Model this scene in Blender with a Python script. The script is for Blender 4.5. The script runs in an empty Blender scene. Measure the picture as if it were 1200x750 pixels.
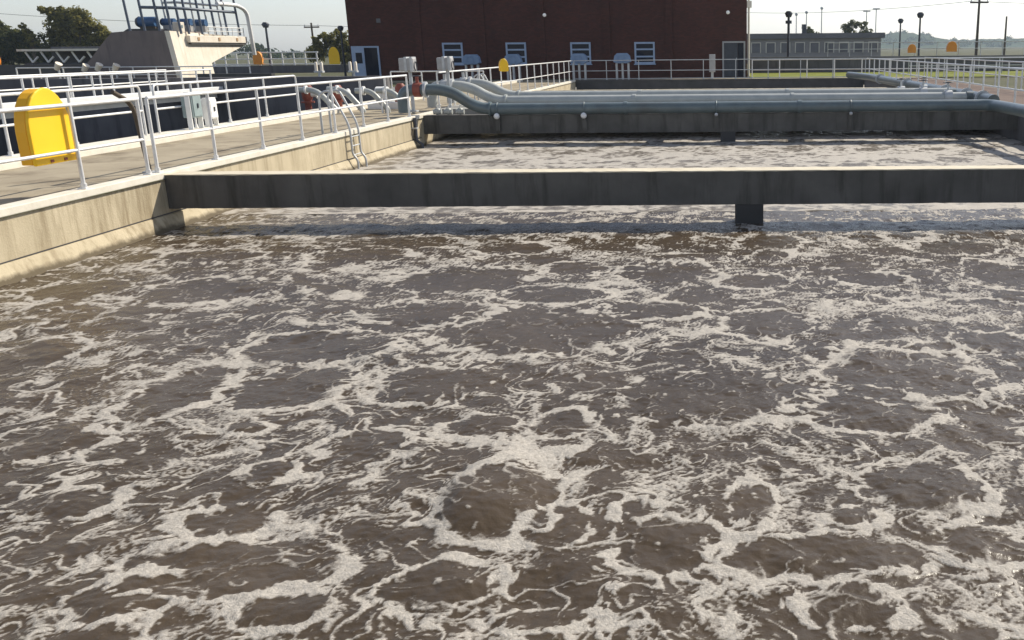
import bpy, math, random
import numpy as np
from mathutils import Vector, Matrix
S = bpy.context.scene
COL = S.collection
R = math.radians
random.seed(11)

# ---------------------------------------------------------------- camera, sky, sun, exposure
F, CX, CY, PIT, ROLL, YAW, HC = 1130., 835., 375., .2749, .0087, -.0093, 1.70
cd = bpy.data.cameras.new("camera"); cam = bpy.data.objects.new("camera", cd); COL.objects.link(cam)
cd.sensor_width = 36.0; cd.lens = 36.0 * F / 1200; cd.shift_x = (600 - CX) / 1200; cd.clip_start = .05; cd.clip_end = 6000
cy_, sy_ = math.cos(YAW), math.sin(YAW)
right = Vector((cy_, -sy_, 0)); fwd0 = Vector((sy_, cy_, 0)); zz = Vector((0, 0, 1))
fwd = fwd0 * math.cos(PIT) - zz * math.sin(PIT); up = fwd0 * math.sin(PIT) + zz * math.cos(PIT)
c_, s_ = math.cos(ROLL), math.sin(ROLL)
r2 = right * c_ - up * s_; u2 = right * s_ + up * c_
cam.matrix_world = Matrix(((r2.x, u2.x, -fwd.x, 0), (r2.y, u2.y, -fwd.y, 0), (r2.z, u2.z, -fwd.z, HC), (0, 0, 0, 1)))
S.camera = cam

SUN_AZ, SUN_EL = R(45), R(40)          # azimuth from +Y towards +X
w = bpy.data.worlds.new("World"); S.world = w; w.use_nodes = True
nt = w.node_tree; bg = nt.nodes['Background']
sky = nt.nodes.new('ShaderNodeTexSky'); sky.sky_type = 'NISHITA'; sky.sun_disc = False
sky.sun_elevation = SUN_EL; sky.sun_rotation = SUN_AZ; sky.altitude = 50; sky.air_density = 1.0; sky.dust_density = .8; sky.ozone_density = 1.0
hs = nt.nodes.new('ShaderNodeHueSaturation'); hs.inputs['Saturation'].default_value = .62
nt.links.new(sky.outputs[0], hs.inputs['Color']); tint = nt.nodes.new('ShaderNodeMix'); tint.data_type = 'RGBA'; tint.blend_type = 'MULTIPLY'; tint.inputs[0].default_value = 1
tint.inputs[7].default_value = (.985, 1, 1.07, 1); nt.links.new(hs.outputs[0], tint.inputs[6]); nt.links.new(tint.outputs[2], bg.inputs['Color'])
bg.inputs['Strength'].default_value = .115
sl = bpy.data.lights.new("sun", 'SUN'); sl.energy = 4.8; sl.angle = R(.5); sl.color = (1, .93, .80)
so = bpy.data.objects.new("sun", sl); COL.objects.link(so)
so.location = (40, 40, 60)
sd = Vector((math.sin(SUN_AZ) * math.cos(SUN_EL), math.cos(SUN_AZ) * math.cos(SUN_EL), math.sin(SUN_EL)))
so.rotation_euler = sd.to_track_quat('Z', 'Y').to_euler()
vs = S.view_settings; vs.view_transform = 'Standard'; vs.look = 'None'; vs.gamma = 1; vs.exposure = .33

# ---------------------------------------------------------------- materials
def node_mat(name):
    m = bpy.data.materials.new(name); m.use_nodes = True
    n = m.node_tree.nodes; return m, n, m.node_tree.links, n['Principled BSDF']
def tex_noise(n, l, vec, scale, detail=5, rough=.6):
    t = n.new('ShaderNodeTexNoise'); t.inputs['Scale'].default_value = scale
    t.inputs['Detail'].default_value = detail; t.inputs['Roughness'].default_value = rough
    l.new(vec, t.inputs['Vector']); return t.outputs['Fac']
def ramp(n, l, fac, a, b, ca, cb):
    r = n.new('ShaderNodeValToRGB'); e = r.color_ramp.elements
    e[0].position = a; e[1].position = b; e[0].color = (*ca, 1); e[1].color = (*cb, 1)
    l.new(fac, r.inputs[0]); return r.outputs[0]
def mix(n, l, fac, a, b, mode='MIX'):
    m = n.new('ShaderNodeMix'); m.data_type = 'RGBA'; m.blend_type = mode
    for s, v in ((m.inputs[0], fac), (m.inputs[6], a), (m.inputs[7], b)):
        if isinstance(v, (int, float)): s.default_value = v
        elif isinstance(v, tuple): s.default_value = (*v, 1)
        else: l.new(v, s)
    return m.outputs[2]
def mottled(name, ca, cb, scale=3., rough=.8, bump=.1, bscale=30., stain=None, metal=0., streak=False, spec=.5, scum=None):
    m, n, l, p = node_mat(name)
    g = n.new('ShaderNodeNewGeometry').outputs['Position']
    col = ramp(n, l, tex_noise(n, l, g, scale, 6), .32, .68, ca, cb)
    if stain:
        mp = n.new('ShaderNodeMapping'); l.new(g, mp.inputs[0])
        mp.inputs['Scale'].default_value = (2.2, 2.2, .25) if streak else (.7, .7, .7)
        sfac = tex_noise(n, l, mp.outputs[0], 1.6, 7, .65)
        if scum is not None:      # a run of old leak streaks where the beam meets the wall
            sy = n.new('ShaderNodeSeparateXYZ'); l.new(g, sy.inputs[0])
            d1 = n.new('ShaderNodeMath'); d1.operation = 'SUBTRACT'; l.new(sy.outputs['Y'], d1.inputs[0]); d1.inputs[1].default_value = 13.35
            d2 = n.new('ShaderNodeMath'); d2.operation = 'ABSOLUTE'; l.new(d1.outputs[0], d2.inputs[0])
            d3 = n.new('ShaderNodeMapRange'); l.new(d2.outputs[0], d3.inputs['Value']); d3.inputs['From Min'].default_value = .35; d3.inputs['From Max'].default_value = 1.1; d3.inputs['To Min'].default_value = .13; d3.inputs['To Max'].default_value = 0
            mp2 = n.new('ShaderNodeMapping'); l.new(g, mp2.inputs[0]); mp2.inputs['Scale'].default_value = (6, 6, .8)
            sf2 = tex_noise(n, l, mp2.outputs[0], 1.3, 7, .65)
            mxm = n.new('ShaderNodeMath'); mxm.operation = 'MAXIMUM'; l.new(sfac, mxm.inputs[0])
            ad2 = n.new('ShaderNodeMath'); ad2.operation = 'ADD'; l.new(sf2, ad2.inputs[0]); l.new(d3.outputs[0], ad2.inputs[1])
            ad3 = n.new('ShaderNodeMath'); ad3.operation = 'SUBTRACT'; l.new(ad2.outputs[0], ad3.inputs[0]); ad3.inputs[1].default_value = .03; l.new(ad3.outputs[0], mxm.inputs[1]); sfac = mxm.outputs[0]
        f = ramp(n, l, sfac, .5, .68, (0, 0, 0), (1, 1, 1))
        col = mix(n, l, f, col, stain)
    if scum is not None:
        sx = n.new('ShaderNodeSeparateXYZ'); l.new(g, sx.inputs[0])
        ma = n.new('ShaderNodeMath'); ma.operation = 'MULTIPLY_ADD'; l.new(tex_noise(n, l, g, 4, 6, .7), ma.inputs[0]); ma.inputs[1].default_value = .14; l.new(sx.outputs['Z'], ma.inputs[2])
        f = ramp(n, l, ma.outputs[0], 0, 1, (1, 1, 1), (0, 0, 0)); rr = f.node.color_ramp
        mr = n.new('ShaderNodeMapRange'); mr.inputs['From Min'].default_value = scum - .03; mr.inputs['From Max'].default_value = scum + .03; l.new(ma.outputs[0], mr.inputs['Value'])
        l.new(mr.outputs[0], f.node.inputs[0])
        col = mix(n, l, f, col, (.10, .075, .04))
    l.new(col, p.inputs['Base Color'])
    p.inputs['Roughness'].default_value = rough; p.inputs['Metallic'].default_value = metal
    p.inputs['Specular IOR Level'].default_value = spec
    if bump:
        b = n.new('ShaderNodeBump'); b.inputs['Strength'].default_value = bump; b.inputs['Distance'].default_value = .02
        l.new(tex_noise(n, l, g, bscale, 4), b.inputs['Height']); l.new(b.outputs[0], p.inputs['Normal'])
    return m
M = {}
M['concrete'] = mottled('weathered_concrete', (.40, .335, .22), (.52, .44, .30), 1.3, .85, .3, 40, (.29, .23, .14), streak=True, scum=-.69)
M['curb'] = mottled('pale_concrete', (.60, .55, .45), (.72, .67, .57), 3, .8, .15, 40)
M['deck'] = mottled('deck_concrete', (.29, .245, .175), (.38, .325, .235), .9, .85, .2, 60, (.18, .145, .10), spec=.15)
M['deckshade'] = mottled('shaded_deck_concrete', (.13, .095, .08), (.19, .14, .115), .9, .9, .2, 60, spec=.1)  # shade on the right deck is put into this darker brown
M['beam'] = mottled('shade_toned_concrete', (.078, .073, .064), (.128, .12, .106), 1.6, .8, .3, 35, (.046, .042, .034), streak=True)  # beam faces darkened in colour as turned from the sun; streaks are stains
M['beamtop'] = mottled('beam_top_sunlit_concrete', (.52, .45, .33), (.62, .56, .43), 2, .85, .2, 40)  # paler than the beam body: sunlight on the top is put into colour
M['slab'] = mottled('pale_slab', (.26, .25, .225), (.33, .32, .29), 1, .85, .2, 30)
M['darkconc'] = mottled('dark_shade_and_joint_concrete', (.035, .033, .032), (.06, .056, .055), 2, .6, .2, 30)  # concrete in shade painted near black; also the wall joint's own dark
M['shadeconc'] = mottled('shaded_grey_concrete', (.10, .095, .10), (.15, .14, .14), .8, .85, .1, 20, (.08, .075, .075), streak=True)  # shaded copy of the wall concrete, its shade put into the colour
M['aluminium'] = mottled('brushed_aluminium', (.66, .65, .63), (.80, .79, .77), 8, .42, 0, metal=.35)
M['galv'] = mottled('galvanised_steel', (.42, .43, .43), (.55, .56, .56), 6, .5, .03, 40, metal=.25)
M['pipe'] = mottled('shaded_grey_pipe', (.095, .125, .135), (.135, .17, .175), 2.5, .34, .05, 12, (.10, .115, .115))  # darker copy: the near pipe's shaded underside is put into the colour
M['pipelight'] = mottled('silver_sunlit_pipe', (.34, .355, .34), (.44, .45, .42), 2.5, .4, .05, 12)  # brighter copy: farther pipes' sunlit tops put into colour; elbows simply silver
M['bluesteel'] = mottled('blue_grey_steel', (.075, .095, .13), (.11, .135, .18), 5, .45, .05, 30)
M['darksteel'] = mottled('dark_steel', (.03, .034, .045), (.05, .055, .07), 5, .5, .05, 30)
M['yellow'] = mottled('yellow_moulded_plastic', (.87, .50, .003), (.92, .55, .006), 2, .45, .03, 60)
M['yellow_shade'] = mottled('yellow_shell_shade_plastic', (.84, .41, .003), (.88, .45, .005), 2, .45, .03, 60)  # deeper yellow for the cabinet shell, its shaded side put into the colour
M['orange'] = mottled('yellow_in_shade_plastic', (.75, .25, .01), (.82, .31, .02), 2, .45, .03, 60)  # yellow cabinets standing in shade; the shade is put into this orange
M['rust'] = mottled('red_oxide_paint', (.20, .045, .028), (.28, .07, .04), 6, .6, .1, 30)
M['white'] = mottled('white_paint', (.74, .73, .70), (.82, .81, .78), 5, .5, .05, 30)
M['cream'] = mottled('cream_paint_and_sunlit_wall', (.74, .66, .54), (.82, .75, .64), 1.5, .8, .1, 20, (.66, .57, .45), streak=True)  # pump house's sunlit side is put into this bright tone; elsewhere cream paint
M['plum'] = mottled('plum_shaded_wall', (.16, .13, .122), (.21, .17, .155), .7, .9, .1, 15, (.135, .11, .105), streak=True)  # shade on the pump house front is put into this dark tone
M['blue'] = mottled('blue_painted_motor', (.03, .085, .19), (.05, .12, .25), 5, .4, .05, 30)
M['bluegrey'] = mottled('blue_grey_enamel', (.14, .22, .36), (.19, .28, .42), 4, .45, .05, 30)
M['frame'] = mottled('pale_window_frame', (.30, .38, .52), (.37, .45, .58), 4, .5, .05, 30)
M['cabinet'] = mottled('grey_enclosure', (.34, .33, .32), (.43, .42, .41), 5, .5, .05, 30)
M['panel'] = mottled('sage_panel', (.22, .28, .28), (.28, .34, .34), 5, .5, .05, 30)
M['trunk'] = mottled('bark', (.06, .045, .03), (.11, .085, .06), 3, .9, .5, 10)
M['hut'] = mottled('far_hut_wall', (.25, .235, .22), (.31, .29, .275), .8, .9, 0)
M['hutroof'] = mottled('far_hut_roof', (.13, .125, .13), (.18, .175, .18), .5, .9, 0)
M['tan'] = mottled('tan_panel', (.40, .24, .12), (.46, .30, .17), 2, .8, 0)
M['lamp'] = None
def glass():
    m, n, l, p = node_mat('dark_window_glass')
    p.inputs['Base Color'].default_value = (.006, .009, .022, 1); p.inputs['Roughness'].default_value = .06
    p.inputs['Specular IOR Level'].default_value = .18
    return m
M['glass'] = glass()
def brick():
    m, n, l, p = node_mat('dark_red_brick')
    g = n.new('ShaderNodeTexCoord').outputs['Object']
    mp = n.new('ShaderNodeMapping'); mp.inputs['Rotation'].default_value = (R(90), 0, 0); l.new(g, mp.inputs[0])
    b = n.new('ShaderNodeTexBrick'); l.new(mp.outputs[0], b.inputs['Vector'])
    b.inputs['Scale'].default_value = 1; b.inputs['Brick Width'].default_value = .22; b.inputs['Row Height'].default_value = .075
    b.inputs['Mortar Size'].default_value = .006
    b.inputs['Color1'].default_value = (.105, .032, .022, 1); b.inputs['Color2'].default_value = (.072, .024, .017, 1); b.inputs['Mortar'].default_value = (.045, .035, .032, 1)
    v = ramp(n, l, tex_noise(n, l, g, .35, 5), .3, .7, (.72, .72, .72), (1.1, 1.1, 1.1))
    l.new(mix(n, l, 1., b.outputs['Color'], v, 'MULTIPLY'), p.inputs['Base Color']); p.inputs['Roughness'].default_value = .9
    p.inputs['Specular IOR Level'].default_value = .2
    return m
M['brick'] = brick()
def leafmat(name, a, b_):
    m, n, l, p = node_mat(name)
    o = n.new('ShaderNodeNewGeometry')
    l.new(ramp(n, l, o.outputs['Random Per Island'], .1, .95, a, b_), p.inputs['Base Color'])
    p.inputs['Roughness'].default_value = .75; p.inputs['Specular IOR Level'].default_value = .2
    tr = n.new('ShaderNodeBsdfTranslucent'); l.new(p.inputs['Base Color'].links[0].from_socket, tr.inputs['Color'])
    mx = n.new('ShaderNodeMixShader'); mx.inputs[0].default_value = .5
    l.new(p.outputs[0], mx.inputs[1]); l.new(tr.outputs[0], mx.inputs[2]); l.new(mx.outputs[0], n['Material Output'].inputs['Surface'])
    return m
M['leaf'] = leafmat('olive_foliage', (.10, .10, .025), (.27, .235, .06))
M['leafdark'] = leafmat('dark_foliage', (.04, .055, .02), (.13, .13, .04))
M['leafhaze'] = leafmat('far_foliage', (.03, .055, .03), (.09, .11, .055))
def grass():
    m, n, l, p = node_mat('lawn_grass')
    g = n.new('ShaderNodeNewGeometry').outputs['Position']
    c = ramp(n, l, tex_noise(n, l, g, .5, 8, .7), .35, .65, (.11, .13, .016), (.20, .21, .03))
    l.new(c, p.inputs['Base Color']); p.inputs['Roughness'].default_value = .9; p.inputs['Specular IOR Level'].default_value = .1
    return m
M['grass'] = grass()
M['ground'] = mottled('gravel_and_turf_ground', (.07, .075, .04), (.13, .12, .08), .15, .95, .3, 8, (.06, .075, .03), spec=.08)
def lampmat():
    m, n, l, p = node_mat('opal_globe')
    p.inputs['Base Color'].default_value = (.8, .8, .78, 1); p.inputs['Roughness'].default_value = .25
    p.inputs['Emission Color'].default_value = (1, .97, .9, 1); p.inputs['Emission Strength'].default_value = .12
    return m
M['lamp'] = lampmat()
def water_mat(name, deep, foam_on=True):
    m, n, l, p = node_mat(name)
    g = n.new('ShaderNodeNewGeometry').outputs['Position']
    p.inputs['IOR'].default_value = 1.33; p.inputs['Roughness'].default_value = .27; p.inputs['Specular IOR Level'].default_value = .27
    b1 = n.new('ShaderNodeBump'); b1.inputs['Strength'].default_value = .35; b1.inputs['Distance'].default_value = .02
    l.new(tex_noise(n, l, g, 14 if foam_on else 2.5, 5, .65), b1.inputs['Height'])
    l.new(b1.outputs[0], p.inputs['Normal'])
    tint = ramp(n, l, tex_noise(n, l, g, .7, 4), .3, .7, deep, tuple(x * 1.45 for x in deep))
    l.new(tint, p.inputs['Base Color'])
    if not foam_on: return m
    at = n.new('ShaderNodeAttribute'); at.attribute_name = 'foam'
    fine = tex_noise(n, l, g, 55, 4, .7)
    a1 = n.new('ShaderNodeMath'); a1.operation = 'MULTIPLY_ADD'; l.new(fine, a1.inputs[0]); a1.inputs[1].default_value = .7; a1.inputs[2].default_value = -.35
    ad = n.new('ShaderNodeMath'); ad.operation = 'ADD'; l.new(at.outputs['Fac'], ad.inputs[0]); l.new(a1.outputs[0], ad.inputs[1])
    fac = ramp(n, l, ad.outputs[0], .20, .76, (0, 0, 0), (1, 1, 1))
    fo = n.new('ShaderNodeBsdfPrincipled')
    fc = ramp(n, l, tex_noise(n, l, g, 34, 7, .75), .32, .62, (.28, .253, .216), (.48, .44, .385))
    l.new(fc, fo.inputs['Base Color']); fo.inputs['Roughness'].default_value = .75; fo.inputs['Specular IOR Level'].default_value = .3
    b2 = n.new('ShaderNodeBump'); b2.inputs['Strength'].default_value = .8; b2.inputs['Distance'].default_value = .012
    l.new(tex_noise(n, l, g, 70, 4, .7), b2.inputs['Height']); l.new(b2.outputs[0], fo.inputs['Normal'])
    mx = n.new('ShaderNodeMixShader'); l.new(fac, mx.inputs[0]); l.new(p.outputs[0], mx.inputs[1]); l.new(fo.outputs[0], mx.inputs[2])
    l.new(mx.outputs[0], n['Material Output'].inputs['Surface'])
    return m
M['water'] = water_mat('foaming_brown_water', (.053, .0385, .0245))
M['stillwater'] = water_mat('dark_still_water', (.010, .012, .016), False)

# ---------------------------------------------------------------- mesh helpers
class MB:
    def __init__(s): s.v = []; s.f = []; s.sm = []
    def face(s, pts, smooth=False):
        i = len(s.v); s.v += [tuple(p) for p in pts]; s.f.append(tuple(range(i, i + len(pts)))); s.sm.append(smooth); return s
    def box(s, x0, x1, y0, y1, z0, z1):
        i = len(s.v)
        s.v += [(x, y, z) for z in (z0, z1) for y in (y0, y1) for x in (x0, x1)]
        for q in ((0, 2, 3, 1), (4, 5, 7, 6), (0, 1, 5, 4), (2, 6, 7, 3), (0, 4, 6, 2), (1, 3, 7, 5)):
            s.f.append(tuple(i + k for k in q)); s.sm.append(False)
        return s
    def prism(s, poly, axis, a, b):            # poly of 2-D points extruded along axis (0 x, 1 y, 2 z)
        def P(p, t): q = list(p); q.insert(axis, t); return tuple(q)
        n = len(poly); i = len(s.v)
        s.v += [P(p, a) for p in poly] + [P(p, b) for p in poly]
        s.f.append(tuple(i + k for k in reversed(range(n)))); s.f.append(tuple(i + n + k for k in range(n))); s.sm += [False, False]
        for k in range(n): s.f.append((i + k, i + (k + 1) % n, i + n + (k + 1) % n, i + n + k)); s.sm.append(False)
        return s
    def tube(s, path, r, n=10, caps=True):
        path = [Vector(p) for p in path]; N = len(path); i = len(s.v)
        rr = r if isinstance(r, (list, tuple)) else [r] * N
        prev = None
        for k, p in enumerate(path):
            t = (path[min(k + 1, N - 1)] - path[max(k - 1, 0)]).normalized()
            if prev is None:
                a = Vector((0, 0, 1)) if abs(t.z) < .9 else Vector((1, 0, 0))
                u = t.cross(a).normalized()
            else: u = (prev - t * prev.dot(t)).normalized()
            prev = u; v = t.cross(u)
            for j in range(n):
                an = 2 * math.pi * j / n; s.v.append(tuple(p + (u * math.cos(an) + v * math.sin(an)) * rr[k]))
        for k in range(N - 1):
            for j in range(n):
                a = i + k * n + j; b = i + k * n + (j + 1) % n
                s.f.append((a, b, b + n, a + n)); s.sm.append(True)
        if caps:
            for k in (0, N - 1):
                st = i + k * n; ring = [s.v[st + j] for j in range(n)]
                s.face(ring if k else ring[::-1])
        return s
    def ball(s, c, r, n=8):
        rx = r if isinstance(r, tuple) else (r, r, r)
        i = len(s.v)
        for a in range(n + 1):
            th = math.pi * a / n
            for b in range(2 * n):
                ph = math.pi * b / n
                s.v.append((c[0] + rx[0] * math.sin(th) * math.cos(ph), c[1] + rx[1] * math.sin(th) * math.sin(ph), c[2] + rx[2] * math.cos(th)))
        for a in range(n):
            for b in range(2 * n):
                q = i + a * 2 * n + b; t = i + a * 2 * n + (b + 1) % (2 * n)
                s.f.append((q, q + 2 * n, t + 2 * n, t)); s.sm.append(True)
        return s
def root_loc(o):
    v = Vector((0, 0, 0))
    while o: v += Vector(o.location); o = o.parent
    return v
def build(name, mb, mat, parent=None, bevel=0, label=None, loc=None):
    off = root_loc(parent) if parent else Vector(loc or (0, 0, 0))
    me = bpy.data.meshes.new(name)
    me.from_pydata([(a - off.x, b - off.y, c - off.z) for a, b, c in mb.v], [], mb.f)
    me.polygons.foreach_set('use_smooth', mb.sm); me.materials.append(M[mat] if isinstance(mat, str) else mat)
    o = bpy.data.objects.new(name, me); COL.objects.link(o)
    if parent: o.parent = parent
    else: o.location = off
    if bevel:
        b = o.modifiers.new('bevel', 'BEVEL'); b.width = bevel; b.segments = 2; b.limit_method = 'ANGLE'
    if label: o['label'] = label
    return o
def tag(o, label, cat, group=None):
    o['label'] = label; o['category'] = cat
    if group: o['group'] = group
    return o
def thing(name, label, cat, loc, group=None):
    o = bpy.data.objects.new(name, None); COL.objects.link(o); o.location = loc; o.empty_display_size = .2
    return tag(o, label, cat, group)
def struct(name, mb, mat, kind='structure'):
    o = build(name, mb, mat); o['kind'] = kind; return o
def fillet(pts, rad, n=6):
    pts = [Vector(p) for p in pts]; out = [pts[0]]
    for a, b, c in zip(pts, pts[1:], pts[2:]):
        d1 = (a - b); d2 = (c - b); q = min(rad, d1.length * .49, d2.length * .49)
        p0 = b + d1.normalized() * q; p1 = b + d2.normalized() * q
        for k in range(n + 1):
            t = k / n; out.append(p0 * (1 - t) ** 2 + b * 2 * t * (1 - t) + p1 * t * t)
    out.append(pts[-1]); return out
def flange(x, y, z, axis, r, t=.03, n=14):
    d = Vector((axis == 0, axis == 1, axis == 2)) * t
    return MB().tube([Vector((x, y, z)) - d, Vector((x, y, z)) + d], r, n)

# ---------------------------------------------------------------- ground with the tanks cut out
WZ = -.83
def ground():
    xs = [-1500, -60, -27, -12.1, -8.2, 8.2, 12.1, 1500]; ys = [-40, -8, 36, 56.6, 58.6, 1700]
    mb = MB()
    for a, b in zip(xs, xs[1:]):
        for c, d in zip(ys, ys[1:]):
            mx, my = (a + b) / 2, (c + d) / 2
            if -8 < my < 56.6 and -8.2 < mx < 8.2: continue
            if -8 < my < 36 and -27 < mx < -12.1: continue
            mb.face([(a, c, -.10), (b, c, -.10), (b, d, -.10), (a, d, -.10)])
    struct('ground', mb, 'ground')
ground()
struct('lawn', MB().face([(1.9, 58.7, -.05), (70, 58.7, -.05), (70, 71.9, -.05), (1.9, 71.9, -.05)]), 'grass')
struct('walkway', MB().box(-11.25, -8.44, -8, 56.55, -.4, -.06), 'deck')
struct('walkway', MB().box(8.44, 12.0, -8, 56.55, -.4, -.06), 'deckshade')
struct('walkway', MB().box(-60, 12.0, 56.95, 58.6, -.4, -.03), 'deck')

# ---------------------------------------------------------------- water: foam carried by boils and eddies
# boils seen in the basin: centre x, centre y, half widths in metres
CELLS = [(-6.0, 7.96, 0.34, 0.51), (-4.21, 6.97, 0.31, 0.74), (-4.57, 6.09, 0.38, 0.34), (-3.57, 8.11, 0.66, 0.53), (-3.34, 7.12, 0.42, 0.54), (-2.31, 7.14, 0.43, 0.43), (-2.93, 10.76, 0.81, 0.64), (-1.73, 9.99, 0.59, 0.38), (-0.59, 10.95, 0.58, 0.62), (-1.76, 11.28, 0.41, 0.38), (-0.04, 6.82, 0.74, 0.56), (-1.79, 8.7, 0.91, 0.79), (-1.11, 6.31, 0.22, 0.28), (-1.3, 5.1, 0.34, 0.48), (-2.78, 4.87, 0.26, 0.19), (-2.83, 5.51, 0.17, 0.16), (-2.5, 4.37, 0.59, 0.31), (-2.87, 4.11, 0.25, 0.23), (-1.4, 4.17, 0.23, 0.28), (-0.28, 4.59, 0.32, 0.3), (-0.92, 4.78, 0.19, 0.24), (1.19, 5.3, 0.36, 0.38), (0.73, 4.89, 0.17, 0.12), (0.5, 4.47, 0.55, 0.22), (3.2, 10.85, 0.41, 0.73), (1.69, 10.64, 0.43, 0.29), (2.41, 8.18, 0.34, 0.33), (0.69, 12.77, 0.46, 0.53), (-2.94, 9.28, 0.65, 0.46), (-5.67, 10.27, 0.72, 0.58), (1.46, 7.35, 0.68, 0.63), (-3.31, 6.24, 0.15, 0.11), (-0.49, 4.96, 0.12, 0.12), (0.61, 4.0, 0.24, 0.18), (-0.82, 3.9, 0.26, 0.1), (-4.03, 5.86, 0.18, 0.19), (0.44, 8.84, 0.45, 0.5), (1.02, 6.58, 0.49, 0.43), (-7.16, 10.37, 0.54, 0.44), (-4.65, 12.11, 0.67, 0.42), (-0.73, 9.31, 0.52, 0.36), (-2.08, 3.98, 0.24, 0.15), (0.17, 5.08, 0.14, 0.27), (1.36, 4.57, 0.22, 0.23), (-1.7, 6.27, 0.27, 0.21), (-2.38, 5.98, 0.29, 0.22), (-3.82, 5.11, 0.3, 0.2), (3.07, 12.39, 0.6, 0.45), (-6.55, 12.17, 0.62, 0.38), (-2.75, 12.48, 0.62, 0.34), (0.34, 10.56, 0.43, 0.33)]
def sm(x, a, b):
    t = np.clip((x - a) / (b - a), 0, 1); return t * t * (3 - 2 * t)
def noise2(rng, nx, ny, res, l0, l1):
    kx = np.fft.fftfreq(nx, res)[None, :]; ky = np.fft.rfftfreq(ny, res)[:, None]
    lam = 1 / (np.sqrt(kx ** 2 + ky ** 2) + 1e-9)
    amp = np.where((lam > l0) & (lam < l1), lam, 0)
    ph = rng.normal(size=(ky.shape[0], nx)) + 1j * rng.normal(size=(ky.shape[0], nx))
    f = np.fft.irfft2((ph * amp).T, s=(nx, ny)).T
    return f / f.std()
def make_foam(listed, seed=3, res=0.009, X0=-8.4, X1=8.4, Y0=2.4, Y1=15.6, NP=7000000, steps=26):
    rng=np.random.default_rng(seed)
    nx=int(round((X1-X0)/res)); ny=int(round((Y1-Y0)/res))
    noise=lambda a,b,c,d,e: noise2(rng,a,b,c,d,e)
    # coarse velocity grid 3cm
    cr=.03; cx=int(round((X1-X0)/cr)); cy=int(round((Y1-Y0)/cr))
    gx=X0+(np.arange(cx)+.5)*cr; gy=Y0+(np.arange(cy)+.5)*cr
    GX,GY=np.meshgrid(gx,gy)
    U=np.zeros_like(GX);V=np.zeros_like(GX)
    cells=list(listed)
    # random filler cells away from listed
    tries=0
    while tries<700:
        tries+=1
        x=rng.uniform(X0,X1); y=rng.uniform(Y0,Y1); a=np.exp(rng.normal(-1.35,.4)); b=a*rng.uniform(.6,1.1)
        if all(((x-c[0])/(c[2]+a))**2+((y-c[1])/(c[3]+b))**2>.85 for c in cells): cells.append((x,y,a,b))
    wx=noise(cx,cy,cr,.12,1.2)*.05; wy=noise(cx,cy,cr,.12,1.2)*.05
    boil=np.zeros_like(GX); ring=np.zeros_like(GX); core=np.zeros_like(GX); ci=0; wn=noise(cx,cy,cr,.1,.8)
    for (x,y,a,b) in cells:
        m=max(.12,min(a,b))/.5
        dx=(GX-x+wx*m)/a; dy=(GY-y+wy*m)/b
        q=np.sqrt(dx*dx+dy*dy)+1e-6
        s=np.where(q<1.0,1.0-q**3,0); 
        U+=s*dx/q*a*np.minimum(1,q*3)*1.0; V+=s*dy/q*b*np.minimum(1,q*3)*1.0
        boil=np.maximum(boil,np.exp(-(q/.9)**4))
        if len(listed)>ci: ring=np.maximum(ring,np.exp(-((q-1.06)*min(a,b)/(.013+.014*(1+np.sin(2*np.arctan2(dy,dx)+ci))))**2)*(.85+.3*np.sin(np.arctan2(dy,dx)+ci*2.1)+.3*wn))
        if len(listed)>ci: core=np.maximum(core,np.exp(-(q/.97)**10))
        ci+=1
    def curl(l0,l1,A):
        p=noise(cx,cy,cr,l0,l1)
        u=(np.roll(p,-1,0)-np.roll(p,1,0)); v=-(np.roll(p,-1,1)-np.roll(p,1,1))
        n=np.sqrt((u*u+v*v).mean()); return u/n*A, v/n*A
    for l0,l1,A in((.8,3.,.14),(.25,.8,.12),(.1,.25,.07)):
        u,v=curl(l0,l1,A); U+=u*(1-.8*boil); V+=v*(1-.8*boil)
    # particles
    px=rng.uniform(X0,X1,NP).astype(np.float32); py=rng.uniform(Y0,Y1,NP).astype(np.float32)
    n0=noise(cx,cy,cr,.3,4.)+.5*noise(cx,cy,cr,.08,.4)
    dens0=np.clip(.55+.5*n0,.05,2)
    idx=((py-Y0)/cr).astype(np.int32).clip(0,cy-1)*cx+((px-X0)/cr).astype(np.int32).clip(0,cx-1)
    keep=rng.uniform(0,1.6,NP)<dens0.ravel()[idx]
    px=px[keep];py=py[keep]
    Uf=U.astype(np.float32).ravel();Vf=V.astype(np.float32).ravel()
    dt=.085
    for s in range(steps):
        idx=((py-Y0)/cr).astype(np.int32).clip(0,cy-1)*cx+((px-X0)/cr).astype(np.int32).clip(0,cx-1)
        px+=Uf[idx]*dt; py+=Vf[idx]*dt
    ix=((px-X0)/res).astype(np.int32);iy=((py-Y0)/res).astype(np.int32)
    ok=(ix>=0)&(ix<nx)&(iy>=0)&(iy<ny)
    d=np.bincount(iy[ok]*nx+ix[ok],minlength=nx*ny).reshape(ny,nx).astype(np.float32)
    d/=d.mean()
    def blur(a,s):
        r=int(3*s)+1; k=np.exp(-.5*(np.arange(-r,r+1)/s)**2); k/=k.sum()
        for ax in(0,1):
            o=np.zeros_like(a)
            for i,w in enumerate(k): o+=w*np.roll(a,i-r,ax)
            a=o
        return a
    d1=blur(d,.9); d2=blur(d,3.0)
    def up(a):
        yy=((np.arange(ny)+.5)*res/cr-.5).clip(0,cy-1.001); xx=((np.arange(nx)+.5)*res/cr-.5).clip(0,cx-1.001)
        y0=yy.astype(int);x0=xx.astype(int);fy=(yy-y0)[:,None];fx=(xx-x0)[None]
        A=a[y0];B=a[y0+1]
        return ((A[:,x0]*(1-fx)+A[:,x0+1]*fx)*(1-fy)+(B[:,x0]*(1-fx)+B[:,x0+1]*fx)*fy)
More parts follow.
